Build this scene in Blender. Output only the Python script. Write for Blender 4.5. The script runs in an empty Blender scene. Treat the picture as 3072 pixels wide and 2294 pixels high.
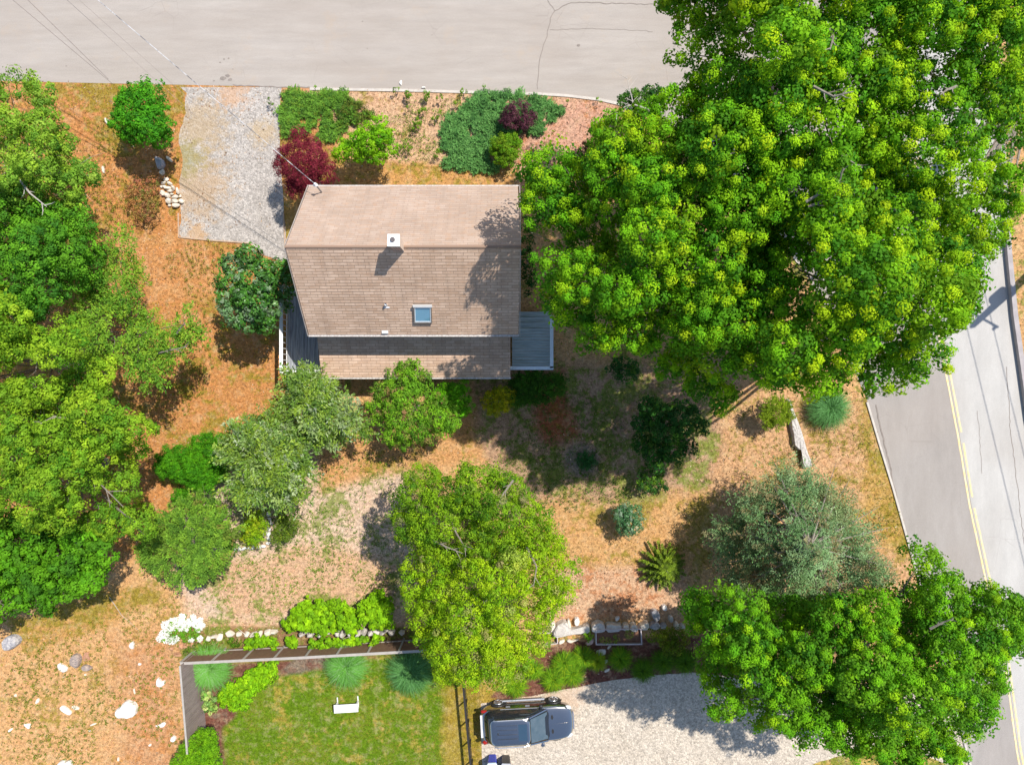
import bpy, bmesh, math, random
import numpy as np
from mathutils import Vector, Matrix, noise as mnoise

# ------------------------------------------------------------------ camera, world, sun
scn = bpy.context.scene
H, F = 36.0, 2048.0                      # flying height, focal length in photo pixels
cam_d = bpy.data.cameras.new('camera'); cam_d.sensor_width = 36; cam_d.lens = 24.0
cam_d.clip_end = 2000
cam = bpy.data.objects.new('camera', cam_d); cam.location = (0, 0, H)
scn.collection.objects.link(cam); scn.camera = cam
SUN_DX, SUN_DY = -0.45, -0.39            # where one metre of height throws its shadow
horiz = math.hypot(SUN_DX, SUN_DY); ELEV = math.atan2(1, horiz)
world = bpy.data.worlds.new('World'); scn.world = world; world.use_nodes = True
nt = world.node_tree; bg = nt.nodes['Background']
sky = nt.nodes.new('ShaderNodeTexSky'); sky.sky_type = 'NISHITA'; sky.sun_disc = False
sky.sun_elevation = ELEV
az = math.atan2(-SUN_DX, -SUN_DY); sky.sun_rotation = az
sky.air_density = 1.0; sky.dust_density = 0.6; sky.ozone_density = 1.2
nt.links.new(sky.outputs[0], bg.inputs[0]); bg.inputs[1].default_value = 0.14
sun_d = bpy.data.lights.new('sun', 'SUN'); sun_d.energy = 4.7; sun_d.angle = math.radians(0.5)
sun_d.color = (1.0, 0.95, 0.87)
sun = bpy.data.objects.new('sun', sun_d); scn.collection.objects.link(sun)
sun.rotation_euler = Vector((-SUN_DX, -SUN_DY, 1)).to_track_quat('Z', 'Y').to_euler()
sun.location = (20, 20, 60)
scn.view_settings.view_transform = 'Standard'; scn.view_settings.look = 'None'
scn.view_settings.exposure = 0.37; scn.view_settings.gamma = 1
scn.cycles.max_bounces = 8; scn.cycles.diffuse_bounces = 4; scn.cycles.transmission_bounces = 5
R = random.Random(7); NR = np.random.default_rng(11)

# ------------------------------------------------------------------ helpers
def Wp(px, py, z=0.0):
    k = (H - z) / F
    return ((px - 1536) * k, -(py - 1147) * k, z)
def lin(r, g, b):
    f = lambda c: (c/255/12.92 if c/255 <= .04045 else ((c/255+.055)/1.055)**2.4)
    return (f(r), f(g), f(b))

class MB:
    def __init__(s): s.v = []; s.f = []
    def add(s, vs, fs):
        o = len(s.v); s.v += [tuple(v) for v in vs]; s.f += [tuple(i+o for i in f) for f in fs]; return s
    def box(s, a, b, M=None):
        x0,y0,z0 = a; x1,y1,z1 = b
        vs = [(x0,y0,z0),(x1,y0,z0),(x1,y1,z0),(x0,y1,z0),(x0,y0,z1),(x1,y0,z1),(x1,y1,z1),(x0,y1,z1)]
        if M is not None: vs = [M @ Vector(v) for v in vs]
        return s.add(vs, [(3,2,1,0),(4,5,6,7),(0,1,5,4),(1,2,6,5),(2,3,7,6),(3,0,4,7)])
    def bar(s, p, q, w, h):              # box along p->q, width w, height h, p,q at centre bottom
        p = Vector(p); q = Vector(q); d = q-p; L = d.length; d.normalize()
        side = Vector((-d.y, d.x, 0))
        if side.length < 1e-6: side = Vector((1,0,0))
        side.normalize(); up = d.cross(side)
        if up.z < 0: up = -up
        vs = []
        for t in (p, q):
            for a, b in ((-1,0),(1,0),(1,1),(-1,1)): vs.append(t + side*(a*w/2) + up*(b*h))
        return s.add(vs, [(3,2,1,0),(4,5,6,7),(0,1,5,4),(1,2,6,5),(2,3,7,6),(3,0,4,7)])
    def tube(s, path, rad, n=6, cap=True):
        P = [Vector(p) for p in path]; rings = []
        if not hasattr(rad, '__len__'): rad = [rad]*len(P)
        for i, p in enumerate(P):
            d = (P[min(i+1,len(P)-1)] - P[max(i-1,0)]).normalized()
            a = d.orthogonal().normalized() if i == 0 else (a - d*a.dot(d)).normalized()
            b = d.cross(a)
            rings.append([p + (a*math.cos(2*math.pi*k/n) + b*math.sin(2*math.pi*k/n))*rad[i] for k in range(n)])
        vs = [v for r in rings for v in r]; fs = []
        for i in range(len(P)-1):
            for k in range(n):
                fs.append((i*n+k, i*n+(k+1)%n, (i+1)*n+(k+1)%n, (i+1)*n+k))
        if cap: fs += [tuple(range(n))[::-1], tuple((len(P)-1)*n+k for k in range(n))]
        return s.add(vs, fs)
    def prism(s, poly, z0, z1, top_in=0.0):
        n = len(poly); cx = sum(p[0] for p in poly)/n; cy = sum(p[1] for p in poly)/n
        vs = [(x,y,z0) for x,y in poly] + [(x+(cx-x)*top_in, y+(cy-y)*top_in, z1) for x,y in poly]
        fs = [tuple(range(n))[::-1], tuple(range(n,2*n))] + [(i,(i+1)%n,n+(i+1)%n,n+i) for i in range(n)]
        return s.add(vs, fs)
    def hull(s, c, r, seed, rz=0.0, n=22, flat=.8):
        rr = random.Random(seed); pts = []
        for _ in range(n):
            a = rr.uniform(0, 2*math.pi); u = rr.uniform(-1, 1); q = math.sqrt(1-u*u)
            e = rr.uniform(.82, 1.05)
            x, y, z = q*math.cos(a)*e, q*math.sin(a)*e, u*e
            z = max(-flat, min(flat, z)); k = 1.15
            x, y = x*r[0]*k, y*r[1]*k
            pts.append((c[0]+x*math.cos(rz)-y*math.sin(rz), c[1]+x*math.sin(rz)+y*math.cos(rz), c[2]+z*r[2]))
        bm = bmesh.new()
        for p in pts: bm.verts.new(p)
        res = bmesh.ops.convex_hull(bm, input=bm.verts)
        bmesh.ops.delete(bm, geom=list({e for e in res['geom_interior'] if isinstance(e, bmesh.types.BMVert)}), context='VERTS')
        bmesh.ops.bevel(bm, geom=list(bm.edges), offset=min(r)*.12, segments=1, affect='EDGES')
        bm.verts.index_update(); idx = {v: i for i, v in enumerate(bm.verts)}
        s.add([v.co[:] for v in bm.verts], [tuple(idx[v] for v in f.verts) for f in bm.faces]); bm.free()
        return s

def link(o): scn.collection.objects.link(o); return o
def tag(o, label=None, cat=None, group=None, kind=None):
    if label: o['label'] = label
    if cat: o['category'] = cat
    if group: o['group'] = group
    if kind: o['kind'] = kind
    return o
def thing(name, label, cat, loc=(0,0,0), rz=0, group=None):
    o = bpy.data.objects.new(name, None); o.location = loc; o.rotation_euler = (0,0,rz)
    o.empty_display_size = .2; link(o); return tag(o, label, cat, group)
def obj(name, mb, m, parent=None, smooth=False, local=False):
    vs = np.array(mb.v, dtype=float)
    if parent is not None and not local:
        org = Vector(parent.location)
        if parent.parent is not None: org = org + Vector(parent.parent.location)
        vs = vs - np.array(org)
    me = bpy.data.meshes.new(name); me.from_pydata(vs.tolist(), [], mb.f); me.update()
    if smooth:
        for p in me.polygons: p.use_smooth = True
    me.materials.append(m); o = bpy.data.objects.new(name, me); link(o)
    if parent is not None: o.parent = parent
    return o

# ---- materials
def new_mat(name):
    m = bpy.data.materials.new(name); m.use_nodes = True
    return m, m.node_tree.nodes, m.node_tree.links, m.node_tree.nodes['Principled BSDF']
def mat(name, c1, c2=None, scale=6, rough=.8, metal=0, bump=0, bscale=None, spec=.4, detail=5, coat=0, stretch=None, contrast=1.0):
    m, N, L, P = new_mat(name)
    P.inputs['Roughness'].default_value = rough; P.inputs['Metallic'].default_value = metal
    P.inputs['Specular IOR Level'].default_value = spec; P.inputs['Coat Weight'].default_value = coat
    tc = N.new('ShaderNodeTexCoord'); src = tc.outputs['Object']
    if stretch:
        mp = N.new('ShaderNodeMapping'); mp.inputs['Scale'].default_value = stretch
        L.new(src, mp.inputs['Vector']); src = mp.outputs[0]
    if c2 is None: c2 = tuple(x*.8 for x in c1)
    n = N.new('ShaderNodeTexNoise'); n.inputs['Scale'].default_value = scale; n.inputs['Detail'].default_value = detail
    n.inputs['Roughness'].default_value = .65
    L.new(src, n.inputs['Vector'])
    r = N.new('ShaderNodeMapRange'); w = .2/contrast
    r.inputs['From Min'].default_value = .5-w; r.inputs['From Max'].default_value = .5+w
    L.new(n.outputs['Fac'], r.inputs['Value'])
    mx = N.new('ShaderNodeMix'); mx.data_type = 'RGBA'
    mx.inputs['A'].default_value = (*c1, 1); mx.inputs['B'].default_value = (*c2, 1)
    L.new(r.outputs[0], mx.inputs['Factor']); L.new(mx.outputs['Result'], P.inputs['Base Color'])
    if bump:
        b = N.new('ShaderNodeBump'); b.inputs['Strength'].default_value = bump; b.inputs['Distance'].default_value = .03
        n2 = N.new('ShaderNodeTexNoise'); n2.inputs['Scale'].default_value = bscale or scale*4; n2.inputs['Detail'].default_value = 4
        L.new(src, n2.inputs['Vector']); L.new(n2.outputs['Fac'], b.inputs['Height']); L.new(b.outputs[0], P.inputs['Normal'])
    return m
def leaf_mat(name, trans=.35, rough=.5, spec=.35):
    m, N, L, P = new_mat(name)
    at = N.new('ShaderNodeAttribute'); at.attribute_name = 'tint'
    P.inputs['Roughness'].default_value = rough; P.inputs['Specular IOR Level'].default_value = spec
    L.new(at.outputs['Color'], P.inputs['Base Color'])
    tr = N.new('ShaderNodeBsdfTranslucent')
    hs = N.new('ShaderNodeHueSaturation'); hs.inputs['Value'].default_value = 1.5; hs.inputs['Hue'].default_value = .485
    L.new(at.outputs['Color'], hs.inputs['Color']); L.new(hs.outputs[0], tr.inputs['Color'])
    mx = N.new('ShaderNodeMixShader'); mx.inputs[0].default_value = trans
    L.new(P.outputs[0], mx.inputs[1]); L.new(tr.outputs[0], mx.inputs[2])
    L.new(mx.outputs[0], N['Material Output'].inputs['Surface'])
    return m
LEAF = leaf_mat('leaf', .27, .7, .12); LEAF_GLOSS = leaf_mat('glossy_leaf', .2, .42, .35); NEEDLE = leaf_mat('needle', .2, .6, .3)
BARK = mat('bark', (.16,.13,.10), (.30,.27,.23), 9, .9, bump=.4, stretch=(1,1,.3))
BARK_PALE = mat('pale_bark', (.33,.30,.26), (.5,.46,.42), 9, .9)

# ---- numpy geometry helpers
def in_poly(px, py, poly):
    x = np.asarray(px); y = np.asarray(py); c = np.zeros(x.shape, bool); n = len(poly)
    for i in range(n):
        x1,y1 = poly[i]; x2,y2 = poly[(i+1)%n]
        if y1 == y2: continue
        k = ((y1 > y) != (y2 > y)) & (x < (x2-x1)*(y-y1)/(y2-y1)+x1); c ^= k
    return c
def edge_dist(px, py, poly):
    x = np.asarray(px, float); y = np.asarray(py, float); d = np.full(x.shape, 1e9); n = len(poly)
    for i in range(n):
        x1,y1 = poly[i]; x2,y2 = poly[(i+1)%n]; dx,dy = x2-x1, y2-y1; L2 = dx*dx+dy*dy+1e-9
        t = np.clip(((x-x1)*dx+(y-y1)*dy)/L2, 0, 1)
        d = np.minimum(d, np.hypot(x-x1-t*dx, y-y1-t*dy))
    return d
def vnoise(x, y, s, seed=0, octv=3):
    tot = np.zeros(np.shape(x)); amp = 1; nrm = 0
    for o in range(octv):
        g = np.random.default_rng(seed+o*17).random((64,64)); u = x/s*2**o+1000.3; v = y/s*2**o+1000.7
        iu = np.floor(u).astype(int); iv = np.floor(v).astype(int); fu = u-iu; fv = v-iv
        fu = fu*fu*(3-2*fu); fv = fv*fv*(3-2*fv)
        a = g[iu%64, iv%64]; b = g[(iu+1)%64, iv%64]; c = g[iu%64, (iv+1)%64]; d = g[(iu+1)%64, (iv+1)%64]
        tot += amp*((a*(1-fu)+b*fu)*(1-fv)+(c*(1-fu)+d*fu)*fv); nrm += amp; amp *= .5
    return tot/nrm
def smooth_poly(poly, it=1):
    for _ in range(it):
        q = []
        for i in range(len(poly)):
            a = poly[i]; b = poly[(i+1)%len(poly)]
            q += [(a[0]*.75+b[0]*.25, a[1]*.75+b[1]*.25), (a[0]*.25+b[0]*.75, a[1]*.25+b[1]*.75)]
        poly = q
    return poly
def unit(v): return v/np.maximum(np.linalg.norm(v, axis=-1, keepdims=True), 1e-9)

def quads_object(name, V, col, m, parent=None, per=4, tag_=None):
    """V: (n,per,3) quads; col: (n,3)."""
    V = V.reshape(-1, 3).copy()
    if parent is not None: V -= np.array(parent.location)
    nv = len(V); nf = nv//4
    me = bpy.data.meshes.new(name); me.vertices.add(nv); me.vertices.foreach_set('co', V.astype(np.float32).ravel())
    me.loops.add(nf*4); me.loops.foreach_set('vertex_index', np.arange(nf*4, dtype=np.int32))
    me.polygons.add(nf); me.polygons.foreach_set('loop_start', np.arange(0, nf*4, 4, dtype=np.int32))
    me.polygons.foreach_set('loop_total', np.full(nf, 4, dtype=np.int32))
    a = me.attributes.new('tint', 'FLOAT_COLOR', 'POINT')
    c = np.ones((nv, 4), np.float32); c[:, :3] = np.repeat(col, nv//len(col), axis=0); a.data.foreach_set('color', c.ravel())
    me.update(calc_edges=True); me.materials.append(m)
    o = bpy.data.objects.new(name, me); link(o)
    if parent is not None: o.parent = parent
    return o

def leaves(P, D, Nn, Lr, Wr):
    """positions, directions, normals, lengths, widths -> quads"""
    W = unit(np.cross(Nn, D)); L = Lr[:, None]; Wd = Wr[:, None]
    v0 = P; v1 = P + D*L*.45 + W*Wd*.5; v2 = P + D*L - Nn*L*.15; v3 = P + D*L*.45 - W*Wd*.5
    return np.stack([v0, v1, v2, v3], 1)
def pick_cols(pal, n, jit, rng):
    pal = np.array(pal, float); w = pal[:, 3]/pal[:, 3].sum()
    i = rng.choice(len(pal), n, p=w); j = rng.choice(len(pal), n, p=w); t = rng.random((n,1))*.35
    c = pal[i, :3]*(1-t)+pal[j, :3]*t
    return c*np.exp(rng.normal(0, jit, (n,1)))

def tuft_leaves(C, A, r, K, ll, lw, cols, rng, style, jit):
    """leaf quads for tufts centred C with axes A and radii r."""
    n = len(C); tot = n*K
    Cc = np.repeat(C, K, 0); Aa = np.repeat(A, K, 0); rr = np.repeat(r, K)
    if style == 'ball':
        d = unit(rng.normal(0, 1, (tot,3)) + Aa*.7)
        P = Cc + d*(rr*rng.uniform(.55, 1.0, tot))[:, None]*np.array([1,1,.8])
        D = unit(np.cross(d, rng.normal(0, 1, (tot,3))) + d*.25); Nn = unit(d + np.array([0,0,.35]) + rng.normal(0, .28, (tot,3)))
        P = P - D*(ll*.4)
    elif style == 'spray':
        t = rng.uniform(-1, 1, tot); s = unit(np.cross(Aa, [0,0,1.0]) + 1e-6)
        sg = rng.choice([-1, 1], tot)[:, None]; wdt = (1-np.abs(t))*.25+.08
        P = Cc + Aa*(t*rr)[:, None] + s*sg*(rr*wdt*rng.random(tot))[:, None] + rng.normal(0, .06, (tot,3))*rr[:, None]
        D = unit(Aa*.9 + s*sg*.8 + rng.normal(0, .35, (tot,3))); Nn = unit(np.array([0,0,1.0]) + rng.normal(0, .45, (tot,3)))
    Lr = ll*rng.uniform(.7, 1.25, tot); Wr = lw*rng.uniform(.7, 1.25, tot)
    Nn = unit(Nn - D*(Nn*D).sum(1, keepdims=True))
    cc = np.repeat(cols, K, 0)*np.exp(rng.normal(0, jit, (tot,1)))
    return leaves(P, D, Nn, Lr, Wr), cc

def crown_data(poly, z0, z1, md, tr, K, ll, lw, pal, seed, style='ball', jit=.14, tsp=1.25, zn=.5, flat=.75,
               under=.6, under_drop=1.2, D=None, hi=None, gap=0.0, rag=7, lean=0.0, pk=None, caps=None):
    rng = np.random.default_rng(seed); poly = [tuple(p) for p in poly]
    xs = [p[0] for p in poly]; ys = [p[1] for p in poly]; zm = (z0+z1)/2; ppm = F/(H-zm)
    sp = md*ppm; pts = []
    cand = np.stack([rng.uniform(min(xs), max(xs), 6000), rng.uniform(min(ys), max(ys), 6000)], 1)
    cand = cand[in_poly(cand[:,0], cand[:,1], poly)]
    ed = edge_dist(cand[:,0], cand[:,1], poly); cand = cand[ed > sp*.30]
    keep = np.empty((0,2))
    for c in cand:
        if len(keep) == 0 or np.min(((keep-c)**2).sum(1)) > (sp*.92)**2: keep = np.vstack([keep, c])
    if len(keep) == 0: keep = np.array([[np.mean(xs), np.mean(ys)]])
    ed = edge_dist(keep[:,0], keep[:,1], poly)
    Dm = (D*ppm if D else max(ed.max(), sp)*1.0)
    if pk is not None: t = 1-np.clip(np.hypot(keep[:,0]-pk[0], keep[:,1]-pk[1])/pk[2], 0, 1); zc = z0+(z1-z0)*t
    else:
        t = np.clip(ed/Dm, 0, 1); zc = z0+(z1-z0)*np.sqrt(np.clip(1-(1-t)**2, 0, 1))
    zc = zc + rng.normal(0, zn, len(zc)); zc = np.maximum(zc, min(.25*md, z1))
    if gap: 
        k = rng.random(len(zc)) > gap; keep, zc = keep[k], zc[k]
    M = np.array([Wp(a, b, c) for (a, b), c in zip(keep, zc)])
    cen = np.array(Wp(np.mean(xs), np.mean(ys), z0))
    tc, ta, tcol, tsz = [], [], [], []
    for i, m in enumerate(M):
        Rm = md*rng.uniform(.46, .70); hr = np.array([Rm*rng.uniform(.85,1.2), Rm*rng.uniform(.85,1.2), Rm*flat])
        sz = tr*tsp; nT = max(3, int(2*math.pi*Rm*Rm*.9/(sz*sz)))
        g = np.arange(nT)+.5; ph = g*2.39996+rng.uniform(0, 6.28); u = 1-g/nT*1.15
        q = np.sqrt(np.clip(1-u*u, 0, 1)); d = np.stack([q*np.cos(ph), q*np.sin(ph), u], 1)
        P = m + d*hr*rng.uniform(.85, 1.12, (nT,1)) + rng.normal(0, tr*.22, (nT,3))
        out = m - cen; out[2] = 0; out = out/max(np.linalg.norm(out), .01)
        A = unit(d + out*(.9 if style == 'spray' else .25) + np.array([0,0,lean]) + rng.normal(0, .25, (nT,3)))
        base = pick_cols(pal, 1, .05, rng)[0]
        col = pick_cols(pal, nT, .08, rng)*.72 + base*.28
        tc.append(P); ta.append(A); tcol.append(col); tsz.append(tr*rng.uniform(.75, 1.2, nT))
    C = np.concatenate(tc); A = np.concatenate(ta); col = np.concatenate(tcol); sz = np.concatenate(tsz)
    pxx = C[:,0]/(H-C[:,2])*F+1536; pyy = -C[:,1]/(H-C[:,2])*F+1147
    ins = in_poly(pxx, pyy, poly); e2 = edge_dist(pxx, pyy, poly)
    ok = (ins & (e2 > rng.uniform(-2, rag, len(C)))) | (~ins & (e2 < rng.uniform(0, rag, len(C))*.6))
    C, A, col, sz = C[ok], A[ok], col[ok], sz[ok]
    V, cc = tuft_leaves(C, A, sz, K, ll, lw, col, rng, style, jit)
    Vs, Cs = [V], [cc]
    if under > 0:                         # inner leaves below the outer tufts
        nu = int(len(C)*under); ii = rng.choice(len(C), nu)
        k = rng.uniform(.35, 1, nu)*under_drop
        Cu = C[ii].copy(); Cu[:,:2] = Cu[:,:2]*((H-(Cu[:,2]-k))/(H-Cu[:,2]))[:,None] + rng.normal(0, tr*.4, (nu,2))
        Cu[:,2] = np.maximum(Cu[:,2]-k, .08)
        V2, c2 = tuft_leaves(Cu, A[ii], sz[ii]*1.5, max(6, int(K*.55)), ll*1.25, lw*1.4, pick_cols(pal, nu, .08, rng), rng, style, jit)
        Vs.append(V2); Cs.append(c2)
    if caps:                              # rounded shoots of fresh leaves standing out of the crown
        share, cr, cK, cl, cw, cpal = caps
        up = np.where(A[:,2] > .25)[0]; ii = rng.choice(up, int(len(up)*share), replace=False); kp = []
        for i in ii:
            if not kp or np.min(((C[kp]-C[i])**2).sum(1)) > (cr*1.25)**2: kp.append(i)
        Cc = C[kp] + (A[kp]+np.array([0,0,.6]))*cr*rng.uniform(.5, 1.1, (len(kp),1))
        V3, c3 = tuft_leaves(Cc, np.tile([0,0,1.0], (len(kp),1)), cr*rng.uniform(.75,1.25,len(kp)), cK, cl, cw, pick_cols(cpal, len(kp), .08, rng), rng, 'ball', .09)
        Vs.append(V3); Cs.append(c3)
    V = np.concatenate(Vs); c = np.concatenate(Cs)
    low = V[:,:,2].min(1); V[low < .01] += np.array([0,0,1.0])*(.02-low[low < .01])[:,None,None]
    return V, c, M, cen

def limbs(mb, base, M, trunk_r, z_fork, rng, pale=False, n=None, sc=1.0):
    bx, by = base; sc = min(1, float(M[:,2].max())/4)
    top = Vector((bx+rng.normal(0,.2*sc), by+rng.normal(0,.2*sc), z_fork))
    mb.tube([(bx,by,-.05),(bx+.03,by,z_fork*.3),((bx+top.x)/2,(by+top.y)/2,z_fork*.65),top], [trunk_r*1.35,trunk_r,trunk_r*.9,trunk_r*.75], 10)
    idx = range(len(M)) if n is None or n >= len(M) else rng.choice(len(M), n, replace=False)
    for i in idx:
        m = Vector(M[i]); s = Vector((bx, by, z_fork*rng.uniform(.55, .98))).lerp(top, .3); mid = s.lerp(m, .5) + Vector((rng.normal(0,.15), rng.normal(0,.15), rng.uniform(-.3,.3)))*sc
        r0 = trunk_r*rng.uniform(.25,.45); mb.tube([s, s.lerp(mid,.5)+Vector((0,0,-.05))*sc, mid, mid.lerp(m,.5)+Vector((0,0,.1))*sc, m], [r0, r0*.8, r0*.6, r0*.4, r0*.15], 5)
        for k in range(2):
            e = m + Vector(rng.normal(0, .45*sc, 3)); e.z = min(e.z, m.z+.2*sc); mb.tube([mid.lerp(m,.4+.3*k), mid.lerp(e,.7), e], [r0*.3, r0*.2, r0*.05], 4)

def tree(name, label, cat, poly, z0, z1, md, tr, K, ll, lw, pal, seed, trunk=.2, group=None, m=LEAF, parts=('crown','trunk'),
         twigs=None, base=None, bark=None, nl=None, spokes=None, **kw):
    V, c, M, cen = crown_data(poly, z0, z1, md, tr, K, ll, lw, pal, seed, **kw)
    rng = np.random.default_rng(seed+5)
    if base is None: base = (float(M[:,0].mean()), float(M[:,1].mean()))
    o = thing(name, label, cat, (base[0], base[1], 0), 0, group)
    quads_object(parts[0], V, c, m, o)
    mb = MB(); limbs(mb, base, M, trunk, max(.25, z0*.55), rng, n=nl)
    for tw in (twigs or []):              # bare branches that show among the leaves
        z = tw[0]; P = [Vector(Wp(x, y, z+.25*i)) for i, (x, y) in enumerate(tw[1])]
        r0 = .05; mb.tube(P, [r0*(1-.7*i/(len(P)-1)) for i in range(len(P))], 5)
        for i in range(1, len(P)):
            for s_ in (-1, 1):
                d = (P[i]-P[i-1]); q = Vector((-d.y, d.x, .1))*s_*R.uniform(.2,.45)+d*.4
                a = P[i-1].lerp(P[i], R.uniform(.3,.9)); mb.tube([a, a+q*.6, a+q+Vector((0,0,.1))], [.022,.016,.006], 4)
    if spokes:
        sx, sy, sz0, sz1, sR, sn = spokes
        for i in range(sn):
            a = 2*math.pi*(i+R.uniform(-.3,.3))/sn; rr_ = sR*R.uniform(.6, .95)
            P = [Vector(Wp(sx+math.cos(a)*rr_*t, sy+math.sin(a)*rr_*t, sz0+(sz1-sz0)*t+.15)) for t in (.05, .35, .65, 1)]
            mb.tube(P, [.05,.04,.025,.008], 5)
            for j in (1, 2):
                for s_ in (-1, 1):
                    d = P[j+1]-P[j]; q = Vector((-d.y, d.x, 0)).normalized()*s_*.35+d.normalized()*.45; mb.tube([P[j], P[j]+q*.6+Vector((0,0,.03)), P[j]+q], [.025,.015,.005], 4)
    obj(parts[1], mb, bark or BARK, o)
    return o
def shrub(name, label, cat, poly, z0, z1, md, tr, K, ll, lw, pal, seed, **kw):
    kw.setdefault('trunk', .04); kw.setdefault('zn', .12); kw.setdefault('under_drop', .4); kw.setdefault('parts', ('foliage','stem')); kw.setdefault('nl', 8)
    return tree(name, label, cat, poly, z0, z1, md, tr, K, ll, lw, pal, seed, **kw)
def blob(cx, cy, rx, ry=None, n=14, j=.1, seed=0, rot=0):
    rr = random.Random(seed*7+int(cx)); ry = ry or rx; out = []
    for i in range(n):
        a = 2*math.pi*i/n; k = 1+rr.uniform(-j, j); x, y = math.cos(a)*rx*k, math.sin(a)*ry*k
        out.append((cx+x*math.cos(rot)-y*math.sin(rot), cy+x*math.sin(rot)+y*math.cos(rot)))
    return out

def fountain(cx, cy, rad, h, n, pal, seed, w=.022, spread=(0,6.283), wild=.2):
    """arching grass blades, centre in metres"""
    rng = np.random.default_rng(seed); S = 5
    a = rng.uniform(*spread, n); rr = rad*rng.uniform(.45, 1.0, n)*(1+rng.normal(0, wild*.3, n)); hh = h*rng.uniform(.6, 1.1, n)
    b = np.stack([cx+rng.normal(0, rad*.08, n), cy+rng.normal(0, rad*.08, n), np.zeros(n)], 1)
    d = np.stack([np.cos(a), np.sin(a), np.zeros(n)], 1); sd = np.stack([-np.sin(a), np.cos(a), np.zeros(n)], 1)
    tw = rng.normal(0, .15, n)[:,None]
    pts = []
    for k in range(S+1):
        t = k/S; pts.append(b + (d+sd*tw*t)*(rr*(t**1.3))[:,None] + np.array([0,0,1.])*(hh*(1.9*t-1.35*t*t*1.02+ .02))[:,None])
    Q = []
    for k in range(S):
        w0 = w*(1-.8*k/S)*.5; w1 = w*(1-.8*(k+1)/S)*.5
        Q.append(np.stack([pts[k]-sd*w0, pts[k]+sd*w0, pts[k+1]+sd*w1, pts[k+1]-sd*w1], 1))
    V = np.stack(Q, 1).reshape(-1, 4, 3); V[:,:,2] = np.maximum(V[:,:,2], .012)
    col = pick_cols(pal, n, .12, rng)
    return V, np.repeat(col, S, 0)

# ------------------------------------------------------------------ ground
def axis(lo, hi, st, far):
    a = np.arange(lo, hi+1e-6, st); l = []; x = st*2; p = lo
    while p > -far: p -= x; x *= 1.7; l.append(p)
    r = []; x = st*2; p = hi
    while p < far: p += x; x *= 1.7; r.append(p)
    return np.concatenate([l[::-1], a, r])
GX = axis(-32, 32, .13, 500); GY = axis(-25, 24, .13, 500)
gx, gy = np.meshgrid(GX, GY); px = gx/H*F+1536; py = -gy/H*F+1147
ORANGE=(.45,.21,.072); ORANGE2=(.36,.20,.035); TAN=(.53,.315,.14); TAN2=(.40,.17,.07); OLIVE=(.22,.19,.018); GRN=(.125,.20,.014)
SAND=(.55,.41,.30); SAND2=(.44,.24,.13); PINK=(.52,.335,.205); LAWN=(.105,.19,.006); LAWNY=(.34,.27,.05); MULCH=(.155,.065,.045); DIRT=(.19,.15,.11)
nzw = vnoise(px, py, 160, 3, 4)-.5
A = np.zeros(px.shape+(3,)); B = np.zeros(px.shape+(3,)); DN = np.full(px.shape, .35)
A[:] = TAN; B[:] = GRN
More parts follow.
